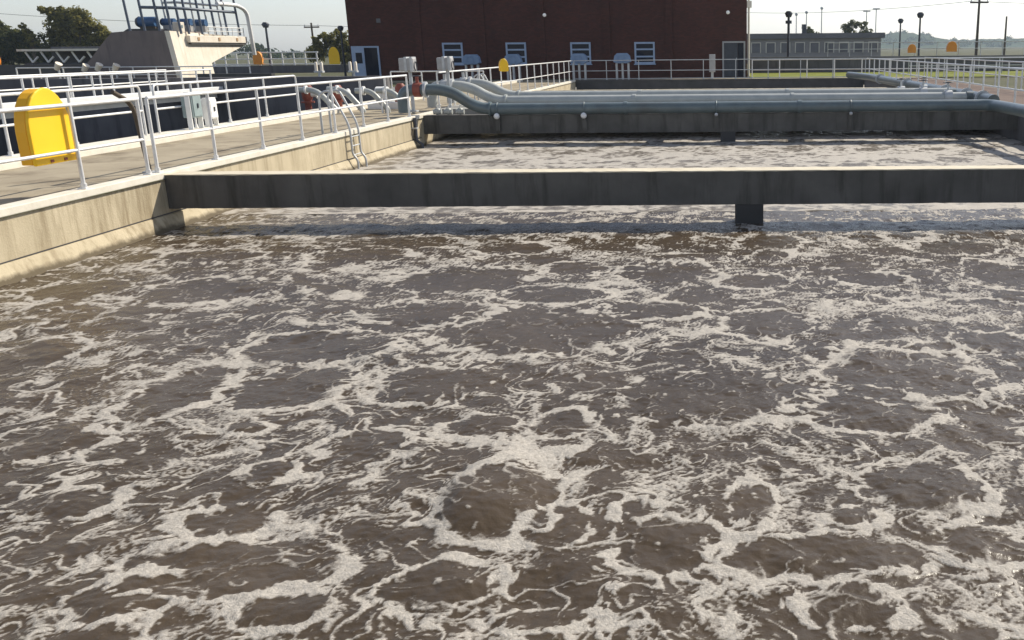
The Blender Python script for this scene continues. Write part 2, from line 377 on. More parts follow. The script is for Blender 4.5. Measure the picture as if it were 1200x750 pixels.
    # swirl: carry the coordinates back along the eddies so streaks curl and stretch
    SU=np.zeros_like(GX);SV=np.zeros_like(GX)
    for l0,l1,A in((1.2,4.,.16),(.4,1.2,.13),(.16,.4,.08)):
        u,v=curl(l0,l1,A); SU+=u*(1-.75*boil); SV+=v*(1-.75*boil)
    QX=GX.copy();QY=GY.copy()
    for _ in range(14):
        ii=((QY-Y0)/cr).astype(int).clip(0,cy-1);jj=((QX-X0)/cr).astype(int).clip(0,cx-1)
        QX=QX-SU[ii,jj]*.06; QY=QY-SV[ii,jj]*.06
    WXf=up(QX);WYf=up(QY)
    def warp(nm,c,k=1.):
        n_y,n_x=nm.shape
        xx=np.mod(((xg[None]*(1-k)+WXf*k)-X0)/c,n_x);yy=np.mod(((yg[:,None]*(1-k)+WYf*k)-Y0)/c,n_y)
        x0=xx.astype(int)%n_x;y0=yy.astype(int)%n_y;fx=xx-np.floor(xx);fy=yy-np.floor(yy);x1=(x0+1)%n_x;y1=(y0+1)%n_y
        return (nm[y0,x0]*(1-fx)+nm[y0,x1]*fx)*(1-fy)+(nm[y1,x0]*(1-fx)+nm[y1,x1]*fx)*fy
    xg=X0+(np.arange(nx)+.5)*res; yg=Y0+(np.arange(ny)+.5)*res
    fine=warp(noise(nx,ny,res,.022,.09),res); fine2=warp(noise(nx,ny,res,.06,.30),res)
    iso=noise(nx,ny,res,.02,.07)
    big=up(noise(cx,cy,cr,.8,4.)); mid=warp(noise(cx,cy,cr,.2,.9),cr)
    bo=up(boil); rg=up(ring)
    ld=np.log(d2+.02); ls=np.log(d1+.02)
    q1,q2,q3=np.quantile(ld,(.35,.7,.93))
    # how much loose foam lies here: little inside the boils, more where flows meet
    p=sm(ld+.5*mid+.35*big-.9*bo,q1,q3)
    st=sm(.38*fine+.36*fine2+1.0*iso+.3*mid+2.1*p-1.22-.4*bo,.0,.8)
    thick=sm(ld+.25*fine2+.2*fine+.5*big+.2*mid,q3+.3,q3+1.0)
    fl=np.zeros_like(ld)
    for l0,l1_,wm,k in((.9,3.,.019,-1.1),(.6,2.,.017,-.8),(.4,1.2,.014,-.4),(.22,.8,.010,.1)):
        nm=noise(cx,cy,cr,l0,l1_); gy_,gx_=np.gradient(nm,cr); sl=warp(np.sqrt(gx_**2+gy_**2)+.3,cr)
        n=warp(nm,cr); dist=np.abs(n+.07*fine2+.03*fine)/sl
        m=sm(warp(noise(cx,cy,cr,.3,1.8),cr)+.4*big,k,k+.6)*(1-.5*bo)
        fl=np.maximum(fl,np.exp(-(dist/(wm*(.7+.5*np.clip(mid,-1,1.5))+.004))**2)*m)
    fl=sm(fl,.25,.7)
    rl=sm(rg+.15*fine2+.12*fine,.26,.52)
    ins=up(core)
    f=1-(1-.72*st*(1-.72*ins))*(1-.95*fl*(1-.25*ins))*(1-thick*(1-.9*ins))*(1-rl)
    f=np.clip(f,0,1)*(1-.38*sm(iso*.7+fine*.7,.1,1.5))
    return f,boil,cx,cy,cr,(X0,X1,Y0,Y1,nx,ny)
def water():
    foam, boil, cx, cy, cr, (X0, X1, Y0, Y1, nx, ny) = make_foam(CELLS)
    rng = np.random.default_rng(5)
    res = (X1 - X0) / nx
    def blur(a, k):
        for ax in (0, 1):
            a = sum(np.roll(a, i, ax) for i in range(-k, k + 1)) / (2 * k + 1)
        return a
    hc = (noise2(rng, cx, cy, cr, .5, 2.2) * .006 + noise2(rng, cx, cy, cr, .18, .6) * .0034)
    hf = noise2(rng, nx, ny, res, .05, .2) * .0013
    up = lambda a, x, y: a[((y - Y0) / cr).astype(int).clip(0, cy - 1), ((x - X0) / cr).astype(int).clip(0, cx - 1)]
    def bil(a, x, y, c, n_x, n_y):
        fx = ((x - X0) / c - .5).clip(0, n_x - 1.01); fy = ((y - Y0) / c - .5).clip(0, n_y - 1.01)
        ix = fx.astype(int); iy = fy.astype(int); fx = fx - ix; fy = fy - iy
        return (a[iy, ix] * (1 - fx) + a[iy, ix + 1] * fx) * (1 - fy) + (a[iy + 1, ix] * (1 - fx) + a[iy + 1, ix + 1] * fx) * fy
    fs = foam; ffar = blur(foam, 2)
    V = []; Fc = []; FO = []; base = 0
    def patch(xs, ys, far):
        nonlocal base
        X, Y = np.meshgrid(xs, ys)
        if far:     # beyond the first beam the same field is met again, mirrored and shifted
            u = X0 + np.mod((X - X0) * -.8 + 3.1, X1 - X0); v = Y0 + np.mod((Y - 15.4) * .72 + 1.3, Y1 - Y0 - .1)
            z = bil(hc, u, v, cr, cx, cy); f = np.clip(bil(ffar, u, v, res, nx, ny) * 1.7 + .30, 0, 1)  # raised far foam paints the glare on the distant water
        else:
            z = bil(hc, X, Y, cr, cx, cy) + bil(boil, X, Y, cr, cx, cy) * .007 + bil(hf, X, Y, res, nx, ny)
            f = bil(fs, X, Y, res, nx, ny); z = z + f * .006
            # one strong boil that stands up like a low dome with a steep left flank
            dx = (X + 1.42) / np.where(X < -1.42, .20, .36); dy = (Y - 5.25) / .48
            q = np.sqrt(dx * dx + dy * dy); z = z + .062 * np.exp(-q ** 4) * (1 - .3 * (X + 1.42))
        n = X.size; idx = np.arange(n).reshape(X.shape) + base
        V.append(np.stack([X, Y, z + WZ], -1).reshape(-1, 3)); FO.append(f.ravel())
        Fc.append(np.stack([idx[:-1, :-1], idx[:-1, 1:], idx[1:, 1:], idx[1:, :-1]], -1).reshape(-1, 4)); base += n
    def rows(a, b, lo, k):
        y = [a]
        while y[-1] < b: y.append(min(b, y[-1] + max(lo, y[-1] ** 2 / k)))
        return np.array(y)
    patch(np.linspace(-8.2, 8.2, 1750), rows(2.45, 15.4, .0095, 3700), False)
    patch(np.linspace(-8.2, 8.2, 420), rows(15.4, 56.6, .05, 6000), True)
    V = np.concatenate(V).astype(np.float32); Fc = np.concatenate(Fc).astype(np.int32); FO = np.concatenate(FO).astype(np.float32)
    me = bpy.data.meshes.new('water')
    me.vertices.add(len(V)); me.vertices.foreach_set('co', V.ravel())
    me.loops.add(Fc.size); me.loops.foreach_set('vertex_index', Fc.ravel())
    me.polygons.add(len(Fc)); me.polygons.foreach_set('loop_start', np.arange(0, Fc.size, 4, dtype=np.int32))
    me.polygons.foreach_set('use_smooth', np.ones(len(Fc), bool))
    me.update(calc_edges=True)
    at = me.attributes.new('foam', 'FLOAT', 'POINT'); at.data.foreach_set('value', FO)
    me.materials.append(M['water'])
    o = bpy.data.objects.new('water', me); COL.objects.link(o); o['kind'] = 'structure'
water()
struct('water', MB().face([(-27, -8, -2.2), (-12.1, -8, -2.2), (-12.1, 36, -2.2), (-27, 36, -2.2)]), 'stillwater')

# ---------------------------------------------------------------- tank walls and beams
t = thing('tank_wall', 'sunlit beige concrete side wall of the foaming basin, left, with a pale kerb along its top', 'wall', (-8.35, 10, -1.6))
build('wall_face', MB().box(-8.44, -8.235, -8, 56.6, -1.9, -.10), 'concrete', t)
build('kerb', MB().box(-8.44, -8.22, -8, 56.6, -.10, 0), 'curb', t, bevel=.012)
build('footing_ledge', MB().prism([(-8.234, -1.9), (-7.98, -1.9), (-8.09, -.86), (-8.205, -.625), (-8.234, -.615)], 1, -8, 26.9), 'concrete', t)
build('joint', MB().box(-8.2345, -8.229, -8, 26.9, -.614, -.598), 'darkconc', t)
t = thing('tank_wall', 'shaded concrete side wall of the foaming basin under the right-hand railing', 'wall', (8.35, 10, -1.6))
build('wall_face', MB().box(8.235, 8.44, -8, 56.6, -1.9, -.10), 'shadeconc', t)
build('kerb', MB().box(8.22, 8.44, -8, 56.6, -.10, 0), 'curb', t, bevel=.012)
t = thing('tank_wall', 'dark shaded end wall across the far end of the foaming basin', 'wall', (0, 56.8, -1.6))
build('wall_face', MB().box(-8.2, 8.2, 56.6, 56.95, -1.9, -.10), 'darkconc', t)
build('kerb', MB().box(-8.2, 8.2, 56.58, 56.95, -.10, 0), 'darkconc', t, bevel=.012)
t = thing('tank_wall', 'back wall of the left walkway with a broad white kerb above the dark basin', 'wall', (-11.7, 12, -1.6))
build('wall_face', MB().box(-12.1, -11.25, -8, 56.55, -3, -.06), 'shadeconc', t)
build('kerb', MB().box(-12.1, -11.22, -8, 56.55, -.06, .05), 'curb', t, bevel=.012)
tag(build('tank_wall', MB().box(-27, -12.12, 36, 36.4, -3, .82), 'shadeconc', bevel=.01, loc=(-19, 36.2, -3)), 'dark end wall of the neighbouring basin behind the left walkway railing', 'wall')
tag(build('tank_wall', MB().box(-27.4, -27.02, -8, 36, -3, -.2), 'darkconc', bevel=.01, loc=(-27.2, 12, -3)), 'dark outer side wall of the neighbouring basin, far left', 'wall')
def beam(y, label, col_x, wdt=.38, top='beamtop'):
    t = thing('concrete_beam', label, 'beam', (0, y + wdt / 2, -.54), 'concrete cross beams over the basin')
    rb = random.Random(int(y * 10)); xs = [-8.23 + 16.46 * k / 160 for k in range(161)]
    def bar(y0, y1, z0, z1, j):
        m_ = MB()
        for x in xs:
            for (yy, zz3) in ((y0, z0), (y1, z0), (y1, z1), (y0, z1)):
                jj = j * (2.5 if rb.random() < .06 else 1)
                m_.v.append((x, yy + rb.uniform(-jj, jj), zz3 + rb.uniform(-jj, jj)))
        for k in range(160):
            for q in range(4):
                m_.f.append((4 * k + q, 4 * k + (q + 1) % 4, 4 * k + 4 + (q + 1) % 4, 4 * k + 4 + q)); m_.sm.append(False)
        m_.f += [(3, 2, 1, 0), (640, 641, 642, 643)]; m_.sm += [False, False]
        return m_
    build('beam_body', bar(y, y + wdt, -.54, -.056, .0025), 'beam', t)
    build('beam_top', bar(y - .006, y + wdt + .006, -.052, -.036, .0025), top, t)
    for x in col_x:
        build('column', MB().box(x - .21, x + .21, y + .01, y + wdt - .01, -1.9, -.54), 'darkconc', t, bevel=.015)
    return t
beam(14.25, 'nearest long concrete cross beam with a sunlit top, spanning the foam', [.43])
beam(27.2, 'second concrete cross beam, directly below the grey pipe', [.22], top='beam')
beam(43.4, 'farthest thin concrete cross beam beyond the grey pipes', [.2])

# ---------------------------------------------------------------- railings
def railing(label, axis, fixed, a, b, posts, z0=0., h=1.07, mids=(.5,), r=.026, mat='aluminium', plate=True, n=8, curl=(False, False), group=None, toe=None, name='railing', pr=None):
    P = lambda t, z: (fixed, t, z) if axis == 'y' else (t, fixed, z)
    t = thing(name, label, 'railing', P((a + b) / 2, z0), group)
    rc = .12
    path = [P(a, z0 + h), P(b, z0 + h)]
    if curl[0]: path = [P(a, z0)] + path
    if curl[1]: path = path + [P(b, z0)]
    build('top_rail', MB().tube(fillet(path, rc) if any(curl) else path, r, n), mat, t)
    for m in mids: build('mid_rail', MB().tube([P(a, z0 + m), P(b, z0 + m)], r * .85, n), mat, t)
    for q in posts:
        mb = MB().tube([P(q, z0), P(q, z0 + h - .01)], pr or r, n)
        if plate:
            x, y, _ = P(q, 0); mb.box(x - .055, x + .055, y - .055, y + .055, z0, z0 + .014).tube([P(q, z0), P(q, z0 + .07)], r * 1.5, n)
        build('post', mb, mat, t)
    if toe: build('toe_board', MB().box(*( (fixed - .008, fixed + .008, a, b) if axis == 'y' else (a, b, fixed - .008, fixed + .008)), z0 + .02, z0 + toe), mat, t)
    return t
fp = lambda k: 12.52 + 1.716 * k
NR = 'aluminium railings round the foaming basin'
railing('near front railing with the yellow cabinet hanging on it, on the left walkway kerb', 'y', -8.30, 0.45, 14.02, [fp(-7), fp(-6), fp(-5), fp(-4), fp(-3), fp(-2), fp(-1), fp(0), 14.0], group=NR)
railing('front railing on the left kerb from the nearest beam to the valve pipes', 'y', -8.30, 14.25, 26.27, [fp(k) for k in range(1, 9)], group=NR, curl=(False, False))
railing('far left railing on the sunlit kerb running up to the brick building', 'y', -8.32, 29.2, 56.5, [29.2 + 1.716 * k for k in range(16)], group=NR, n=6)
railing('railing across the far end in front of the brick building', 'x', 56.77, -8.3, 8.3, [-8.3 + 1.844 * k for k in range(10)], group=NR, n=6, mids=(.5, .06), mat='galv')
railing('right-hand railing along the basin kerb with closely seen posts', 'y', 8.33, 14.0, 56.5, [14.2 + 1.72 * k for k in range(25)], group=NR, n=6, mat='aluminium', r=.031)
railing('outer railing at the back of the right-hand walkway', 'y', 11.8, 24.0, 57.5, [24 + 1.86 * k for k in range(19)], group=NR, n=6, mat='aluminium', r=.031)
railing('rear railing of the left walkway, near length ending in a bent corner', 'y', -11.95, .6, 20.3, [.65 + 1.74 * k for k in range(11)], z0=.05, h=1.0, curl=(False, True), group=NR)
railing('rear railing of the left walkway, far length between two control posts', 'y', -11.95, 20.8, 27.9, [22.3, 23.9, 25.9], z0=.05, h=1.0, curl=(True, True), group=NR)
t = thing('bridge', 'narrow bridge walkway crossing the dark neighbouring basin, far left', 'bridge', (-19.2, 30, .1))
build('slab', MB().box(-20.2, -18.35, 12, 36, .1, .32), 'curb', t, bevel=.01)
build('cable_tray', MB().box(-18.34, -18.1, 12, 36, .34, .50), 'white', t, bevel=.01)
railing('bridge railing of many slim posts over the dark basin, far left', 'y', -18.45, 22.0, 36.0, [22.2 + .98 * k for k in range(15)], z0=.32, h=.78, mids=(.4,), n=6, r=.03, plate=False, group='railings on the neighbouring basin')
railing('back railing of the narrow bridge over the dark basin', 'y', -20.1, 22.0, 36.0, [22.5 + 1.6 * k for k in range(9)], z0=.32, h=.78, mids=(.4,), n=6, plate=False, group='railings on the neighbouring basin')
railing('railing along the dark end wall behind the red valves', 'x', 36.2, -12.0, -8.6, [-12.0 + 1.13 * k for k in range(4)], z0=-.1, h=1.07, n=6, group='railings on the neighbouring basin')

# ---------------------------------------------------------------- yellow life-ring cabinet on the near railing, and its far cousins
def cabinet(loc, ang, wd, ht, dp, label, mat, group, detail=True):
    t = thing('safety_cabinet', label, 'safety cabinet', loc, group); t.rotation_euler.z = ang
    def outline(k, top):
        hw = wd / 2 - k; pts = [(-hw * .99, k), (hw * .99, k)]
        rise = ht * .56
        for i in range(15):
            a = math.pi * i / 14; pts.append((hw * (1.0 if 0 < i < 14 else 1.0) * math.cos(a), ht - rise + (rise - k) * math.sin(a)))
        return pts
    def loc_build(name, mb, m, bev=0):
        me = bpy.data.meshes.new(name); me.from_pydata(mb.v, [], mb.f); me.polygons.foreach_set('use_smooth', mb.sm); me.materials.append(M[m])
        o = bpy.data.objects.new(name, me); COL.objects.link(o); o.parent = t
        if bev: b = o.modifiers.new('bevel', 'BEVEL'); b.width = bev; b.segments = 3; b.limit_method = 'ANGLE'
        return o
    # local: x along the face, y outwards (face at y = 0), z up
    loc_build('back_shell', MB().prism(outline(.012, 0), 1, .035, dp), 'yellow_shade' if mat == 'yellow' else mat, .015)
    loc_build('lid', MB().prism(outline(0, 0), 1, -.012, .033), mat, .018)
    if detail:
        loc_build('hinge', MB().tube([(-wd / 2 + .05, .034, .012), (-wd / 2 + .2, .034, .012)], .012, 8), 'darksteel')
        loc_build('hinge', MB().tube([(wd / 2 - .2, .034, .012), (wd / 2 - .05, .034, .012)], .012, 8), 'darksteel')
        for x in (-.1, .16):
            loc_build('latch', MB().box(x - .03, x + .03, -.022, -.012, .02, .055), 'rust', .004)
        loc_build('mounting_bracket', MB().box(-wd / 2 + .1, wd / 2 - .1, dp, dp + .03, ht * .45, ht * .5), 'galv', .003)
    return t
LR = 'moulded life-ring cabinets'
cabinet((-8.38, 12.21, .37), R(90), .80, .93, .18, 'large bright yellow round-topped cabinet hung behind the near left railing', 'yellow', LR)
cabinet((16.65, 71.85, 1.3), 0, .72, .72, .3, 'small round cabinet toned orange for shade beyond the right railing, nearer the utility pole', 'orange', LR, False)
cabinet((13.8, 71.85, 1.25), 0, .58, .6, .3, 'small round cabinet toned orange for shade beyond the right railing, beside the lamp post', 'orange', LR, False)
cabinet((-40.7, 87.7, .65), 0, .8, 1.1, .3, 'small cabinet toned orange for shade on the pale railing behind the pump house', 'orange', LR, False)
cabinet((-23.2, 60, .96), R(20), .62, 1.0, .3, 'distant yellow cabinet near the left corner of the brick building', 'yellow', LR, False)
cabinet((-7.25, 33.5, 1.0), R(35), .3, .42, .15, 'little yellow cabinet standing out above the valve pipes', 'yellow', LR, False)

# ---------------------------------------------------------------- air pipes over the second beam
def air_pipe(y, label, xf, zp, xs, end, r=.155, straps=()):
    t = thing('air_pipe', label, 'pipe', (0, y, zp), 'grey air pipes crossing the basin')
    path = [(-8.75, y, .05), (-8.75, y, .66), (xs, y, .66), (xf, y, zp), (end[0], y, zp)] + list(end[1])
    pm = 'pipe' if y < 28 else 'pipelight'
    build('pipe_run', MB().tube(fillet(path, .42, 8), r, 20), pm, t)
    build('flange', flange(-8.1, y, .66, 0, r * 1.42, .035, 18), 'galv', t)
    build('flange', flange(xf + .35, y, zp, 0, r * 1.3, .03, 18), pm, t)
    for x in (-2.6, 2.2): build('coupling', flange(x, y, zp, 0, r * 1.16, .05, 18), pm, t)
    v = build('valve_body', MB().tube([(-8.42, y, .66), (-8.22, y, .66)], r * 1.25, 16).tube([(-8.32, y, .66), (-8.32, y, 1.02)], .045, 10), 'rust' if y < 28 else 'galv', t)
    build('hand_wheel', MB().tube([(-8.32 + .12 * math.cos(a), y + .12 * math.sin(a), 1.03) for a in [k * math.pi / 8 for k in range(17)]], .014, 6, False).tube([(-8.44, y, 1.03), (-8.2, y, 1.03)], .01, 6), 'darksteel', v)
    for x in straps:
        s = build('strap', MB().tube([(x, y + (r + .012) * math.sin(a), zp + (r + .012) * math.cos(a)) for a in [R(k) for k in range(-140, 141, 20)]], .018, 6), 'pipe', t)
        build('bracket_arm', MB().box(x - .06, x + .06, 27.12, 27.197, -.46, -.05), 'beam', s)
        build('bolt_cap', MB().ball((x, 27.05, -.06), .085 if x < -3 else .05, 6), 'white' if x < -3 else 'galv', s)
    return t
air_pipe(27.23, 'nearest grey air pipe lying on the second cross beam and curving to the right wall', -6.7, .125, -7.45, (7.5, [(7.6, 25.2, .12), (7.6, 6, .12)]), straps=(-6.15, -3.75, -.1, 3.6))
air_pipe(30.0, 'middle grey air pipe, second of the three crossing the basin', -6.85, .2, -7.6, (7.45, []))
air_pipe(32.2, 'farthest grey air pipe, third of the three crossing the basin', -6.9, .24, -7.6, (7.45, []))
t = thing('pipe_support', 'low concrete plinth under the two farther grey air pipes', 'support', (0, 31.2, -.54))
build('plinth', MB().box(-8.2, 8.2, 28.6, 34.0, -.3, .06), 'slab', t, bevel=.01)
for x in (-5.6, -1.4, 2.6): build('shadow_strut', MB().box(x - .14, x + .14, 27.62, 43.4, -.42, -.18), 'beam', t)  # unseen struts added for the shadow stripes they cast on the water
t = thing('header_pipe', 'grey header pipe along the right-hand wall joining the air pipes', 'pipe', (7.7, 40, .2), 'grey air pipes crossing the basin')
build('pipe_run', MB().tube(fillet([(7.75, 28.0, .2), (7.75, 50, .2), (7.2, 55.5, .2)], .6, 6), .17, 18), 'pipe', t)
for y in (29.2, 31.1, 34, 41, 48): build('flange', flange(7.75, y, .2, 1, .235, .04, 16), 'galv', t)
for y in (30.0, 32.2): build('tee_branch', MB().tube([(7.45, y, .22), (7.75, y, .2)], .165, 16), 'pipe', t)
VG = 'small valves where the air pipes meet the right wall'
for i, (x, y, lab) in enumerate(((6.9, 30.0, 'small grey valve with hand wheel on the middle pipe near the right wall'), (6.6, 32.2, 'small grey valve with hand wheel on the farthest pipe near the right wall'), (6.1, 33.4, 'stubby grey valve behind the farthest pipe, innermost of its cluster'), (7.1, 34.6, 'stubby grey valve beside the header pipe, rearmost of its cluster'))):
    z = .22
    t = thing('valve', lab, 'valve', (x, y, z - .2), VG)
    build('body', MB().tube([(x - .12, y, z), (x + .12, y, z)], .2, 14).box(x - .06, x + .06, y - .06, y + .06, .0, z), 'galv', t)
    build('stem', MB().tube([(x, y, z), (x, y, z + .42)], .035, 8), 'galv', t)
    build('hand_wheel', MB().tube([(x + .14 * math.cos(a), y + .14 * math.sin(a), z + .42) for a in [k * math.pi / 8 for k in range(17)]], .016, 6, False).tube([(x - .14, y, z + .42), (x + .14, y, z + .42)], .01, 6), 'darksteel', t)

# electric actuators on the valves at the left wall
AC = 'grey valve actuators above the pipe bends'
for x, y, lab in ((-8.85, 28.4, 'boxy grey valve actuator on a stem, left of two above the pipe bends'), (-8.02, 29.3, 'boxy grey valve actuator on a stem, right of two above the pipe bends')):
    t = thing('valve_actuator', lab, 'actuator', (x, y, 0), AC)
    build('stand', MB().tube([(x, y, -.05), (x, y, 1.15)], .05, 10).box(x - .12, x + .12, y - .12, y + .12, .0, .04), 'galv', t)
    h = build('housing', MB().box(x - .26, x + .16, y - .17, y + .17, 1.14, 1.50), 'cabinet', t, bevel=.03)
    build('cover_rib', MB().box(x - .10, x - .02, y - .19, y + .19, 1.12, 1.53), 'galv', h, bevel=.01)
    build('cover_rib', MB().box(x + .06, x + .14, y - .19, y + .19, 1.12, 1.53), 'galv', h, bevel=.01)
    build('hand_wheel', MB().tube([(x + .17 + .0 * a, y + .12 * math.cos(a), 1.28 + .12 * math.sin(a)) for a in [k * math.pi / 8 for k in range(17)]], .014, 6, False), 'darksteel', h)
# white fittings lying under the first pipe bend
for i, (x, lab) in enumerate(((-7.85, 'white drain valve under the first pipe bend, nearest the left wall'), (-7.55, 'white drain valve under the first pipe bend, middle of three'), (-7.22, 'white drain valve under the first pipe bend, nearest the water'))):
    y = 27.33
    t = thing('drain_valve', lab, 'valve', (x, y, -.04), 'white drain valves under the pipe bend')
    build('body', MB().tube([(x - .11, y, .06), (x + .11, y, .06)], .075, 10).ball((x, y, .07), .1, 6), 'pipelight', t)
    build('lever', MB().tube([(x, y, .1), (x, y, .22), (x + .12, y - .05, .25)], .016, 6), 'white', t)

# left-hand valve set on the crossing walkway
for x, y, h, lab in ((-12.55, 30, .78, 'rust red valve body on the crossing walkway, leftmost of three'), (-11.8, 30.5, .70, 'rust red valve body on the crossing walkway, middle of three'), (-9.75, 30.2, .74, 'bright rust red valve body nearest the grey actuators')):
    t = thing('red_valve', lab, 'valve', (x, y, -.06), 'rust red valves behind the left railing')
    build('body', MB().tube([(x, y, -.06), (x, y, .25), (x, y, .32), (x, y, h - .12), (x, y, h)], [.1, .1, .15, .17, .09], 14), 'rust', t)
    build('flange', flange(x, y, .22, 2, .2, .025, 14), 'rust', t)
    build('outlet', MB().tube([(x, y, .45), (x + .32, y, .45)], .08, 12).tube([(x + .3, y, .45), (x + .35, y, .45)], .14, 12), 'white', t)
t = thing('elbow_pipe', 'pale bent pipe diving from the red valves, behind the left railing', 'pipe', (-12, 30, 0), 'pale bent pipes by the red valves')
build('pipe_run', MB().tube(fillet([(-12.7, 29.6, .60), (-12.1, 29.6, .60), (-11.55, 29.6, .0), (-11.55, 29.6, -.06)], .3), .085, 14), 'pipelight', t)
build('flange', flange(-12.4, 29.6, .60, 0, .13, .025), 'white', t)
t = thing('elbow_pipe', 'pale bent pipe diving towards the ladder, nearer the grey actuators', 'pipe', (-10.9, 29.2, 0), 'pale bent pipes by the red valves')
build('pipe_run', MB().tube(fillet([(-11.6, 29.2, .62), (-11.1, 29.2, .60), (-10.6, 29.2, .0), (-10.6, 29.2, -.06)], .3), .085, 14), 'pipelight', t)
build('flange', flange(-11.3, 29.2, .61, 0, .13, .025), 'white', t)
for x, y, lab in ((-9.95, 29.0, 'short pale bent pipe right beside the pump block'), (-9.3, 28.9, 'short pale bent pipe just left of the grey actuators')):
    t = thing('elbow_pipe', lab, 'pipe', (x, y, -.06), 'pale bent pipes by the red valves')
    build('pipe_run', MB().tube(fillet([(x - .75, y, .58), (x - .3, y, .58), (x + .15, y, .05), (x + .15, y, -.06)], .3), .08, 14), 'pipelight', t)
    build('flange', flange(x - .5, y, .58, 0, .13, .025), 'white', t)
    build('support', MB().tube([(x - .62, y, -.06), (x - .62, y, .5)], .03, 8), 'white', t)
t = thing('pump_set', 'low white pump block with dark motor between the bent pipes and the red valve', 'pump', (-10.4, 31, -.06))
build('base', MB().box(-11.0, -9.9, 30.7, 31.5, -.06, .16), 'white', t, bevel=.02)
build('casing', MB().tube([(-10.8, 31.1, .38), (-10.45, 31.1, .38)], .24, 16), 'white', t)
build('motor', MB().tube([(-10.4, 31.1, .38), (-9.95, 31.1, .38)], .18, 14), 'pipelight', t)

# ladders with bent grab rails over the left kerb
def ladder(y, label, wd=.5, grp='tank ladders on the left wall'):
    t = thing('tank_ladder', label, 'ladder', (-8.2, y, -.8), grp)
    for s in (-.5, .5):
        yy = y + s * wd
        build('side_rail', MB().tube(fillet([(-8.75, yy, -.06), (-8.75, yy, .80), (-8.50, yy, .90), (-8.14, yy, .12), (-8.14, yy, -.5), (-8.04, yy, -.62), (-8.04, yy, -1.1)], .2), .026, 8), 'galv', t)
    for k in range(3):
        z = -.12 - .2 * k; x = -8.14 if z > -.55 else -8.04
        build('rung', MB().tube([(x, y - wd / 2, z), (x, y + wd / 2, z)], .014, 6), 'galv', t)
ladder(21.75, 'aluminium ladder with arched grab rails over the left kerb before the valves')
ladder(35.5, 'small far ladder with leaning grab rails on the left wall beyond the pipes')
t = thing('drain_pipe', 'slim dark pipe clipped upright to the end of the left wall', 'pipe', (-8.17, 26.2, -.9))
build('pipe_run', MB().tube([(-8.16, 26.2, -.03), (-8.16, 26.2, -.62), (-8.02, 26.2, -.72), (-8.02, 26.2, -1.3)], .05, 10), 'darksteel', t)
build('clip', MB().box(-8.23, -8.10, 26.13, 26.27, -.32, -.28), 'galv', t)
t = thing('hinged_post', 'brown shaded post standing on the walkway just behind the kerb joint', 'post', (-8.75, 14.6, -.06))
build('post_tube', MB().tube(fillet([(-8.72, 14.75, -.06), (-8.74, 14.62, .98), (-8.80, 14.28, 1.16)], .2), .034, 10), 'trunk', t)
build('base_plate', MB().box(-8.8, -8.64, 14.67, 14.83, -.06, -.04), 'galv', t)

# control boxes on the rear rail
def control(x, y, z0, z1, wd, label, mat, legs=True):
    t = thing('control_box', label, 'control box', (x, y, .05), 'control boxes along the rear railing')
    build('enclosure', MB().box(x - .12, x + .12, y - wd / 2, y + wd / 2, z0, z1), mat, t, bevel=.015)
    build('door_panel', MB().box(x + .12, x + .135, y - wd / 2 + .03, y + wd / 2 - .03, z0 + .03, z1 - .03), mat, t, bevel=.004)
    q0, q1 = y - wd / 2, y + wd / 2
    build('frame', MB().prism([(q0 - .035, .05), (q0 - .004, .05), (q0 - .004, z1 + .004), (q1 + .004, z1 + .004), (q1 + .004, .05), (q1 + .035, .05), (q1 + .035, z1 + .035), (q0 - .035, z1 + .035)], 0, x - .02, x + .09), 'white', t, bevel=.004)
    build('handle', MB().box(x + .135, x + .155, y - .02, y + .02, (z0 + z1) / 2 - .05, (z0 + z1) / 2 + .05), 'darksteel', t)
control(-11.8, 21.95, .30, .82, .40, 'flat sage green control box in a white frame on the rear railing', 'panel')
control(-11.85, 22.75, .22, .66, .34, 'plain white control box beside the sage green one', 'white')

# white twin-headed gate stems on the dark end wall
for x, lab in ((-14.6, 'post with two white stem covers on the dark end wall, left of two'), (-13.35, 'post with two white stem covers on the dark end wall, right of two')):
    t = thing('twin_gate_valve', lab, 'valve stand', (x, 36.2, .82), 'white gate stems on the end wall')
    build('stand', MB().tube([(x, 36.2, .82), (x, 36.2, .98)], .05, 8).box(x - .16, x + .16, 36.1, 36.3, .96, 1.02), 'galv', t)
    for s in (-.1, .1): build('stem_cover', MB().tube([(x + s, 36.2, 1.02), (x + s, 36.2, 1.3), (x + s, 36.2, 1.34)], [.055, .055, .03], 10), 'cream', t)

# ---------------------------------------------------------------- gate operators on the far walkway
for x, lab in ((-14.3, 'blue-grey gate operator partly behind the far left railing, leftmost of four'), (-11.9, 'blue-grey gate operator below the second window from the left'), (-8.1, 'blue-grey gate operator in the far left corner under the third window'), (-5.6, 'blue-grey gate operator standing alone between the third and fourth windows')):
    y = 57.5; t = thing('gate_operator', lab, 'gate operator', (x, y, -.03), 'blue-grey gate operators on the far walkway')
    hw = .5
    build('hood', MB().prism([(x - hw, .98), (x - hw * .55, .90), (x + hw * .55, .90), (x + hw, .98), (x + hw * .86, 1.32), (x + hw * .55, 1.46), (x - hw * .55, 1.46), (x - hw * .86, 1.32)], 1, y - .28, y + .28), 'bluegrey', t, bevel=.02)
    for s in (-.34, 0, .34):
        build('leg', MB().box(x + s - .055, x + s + .055, y - .1, y + .1, -.03, .9), 'galv', t, bevel=.008)
    build('hand_wheel', MB().tube([(x + .2 * math.cos(a), y - .33, 1.15 + .2 * math.sin(a)) for a in [k * math.pi / 8 for k in range(17)]], .014, 6, False), 'bluegrey', t)
t = thing('control_box', 'tall narrow grey box on the far walkway just left of the right-hand door', 'control box', (-.35, 58.2, -.03))
build('enclosure', MB().box(-.60, -.25, 58.0, 58.3, .35, 1.35), 'cabinet', t, bevel=.02)
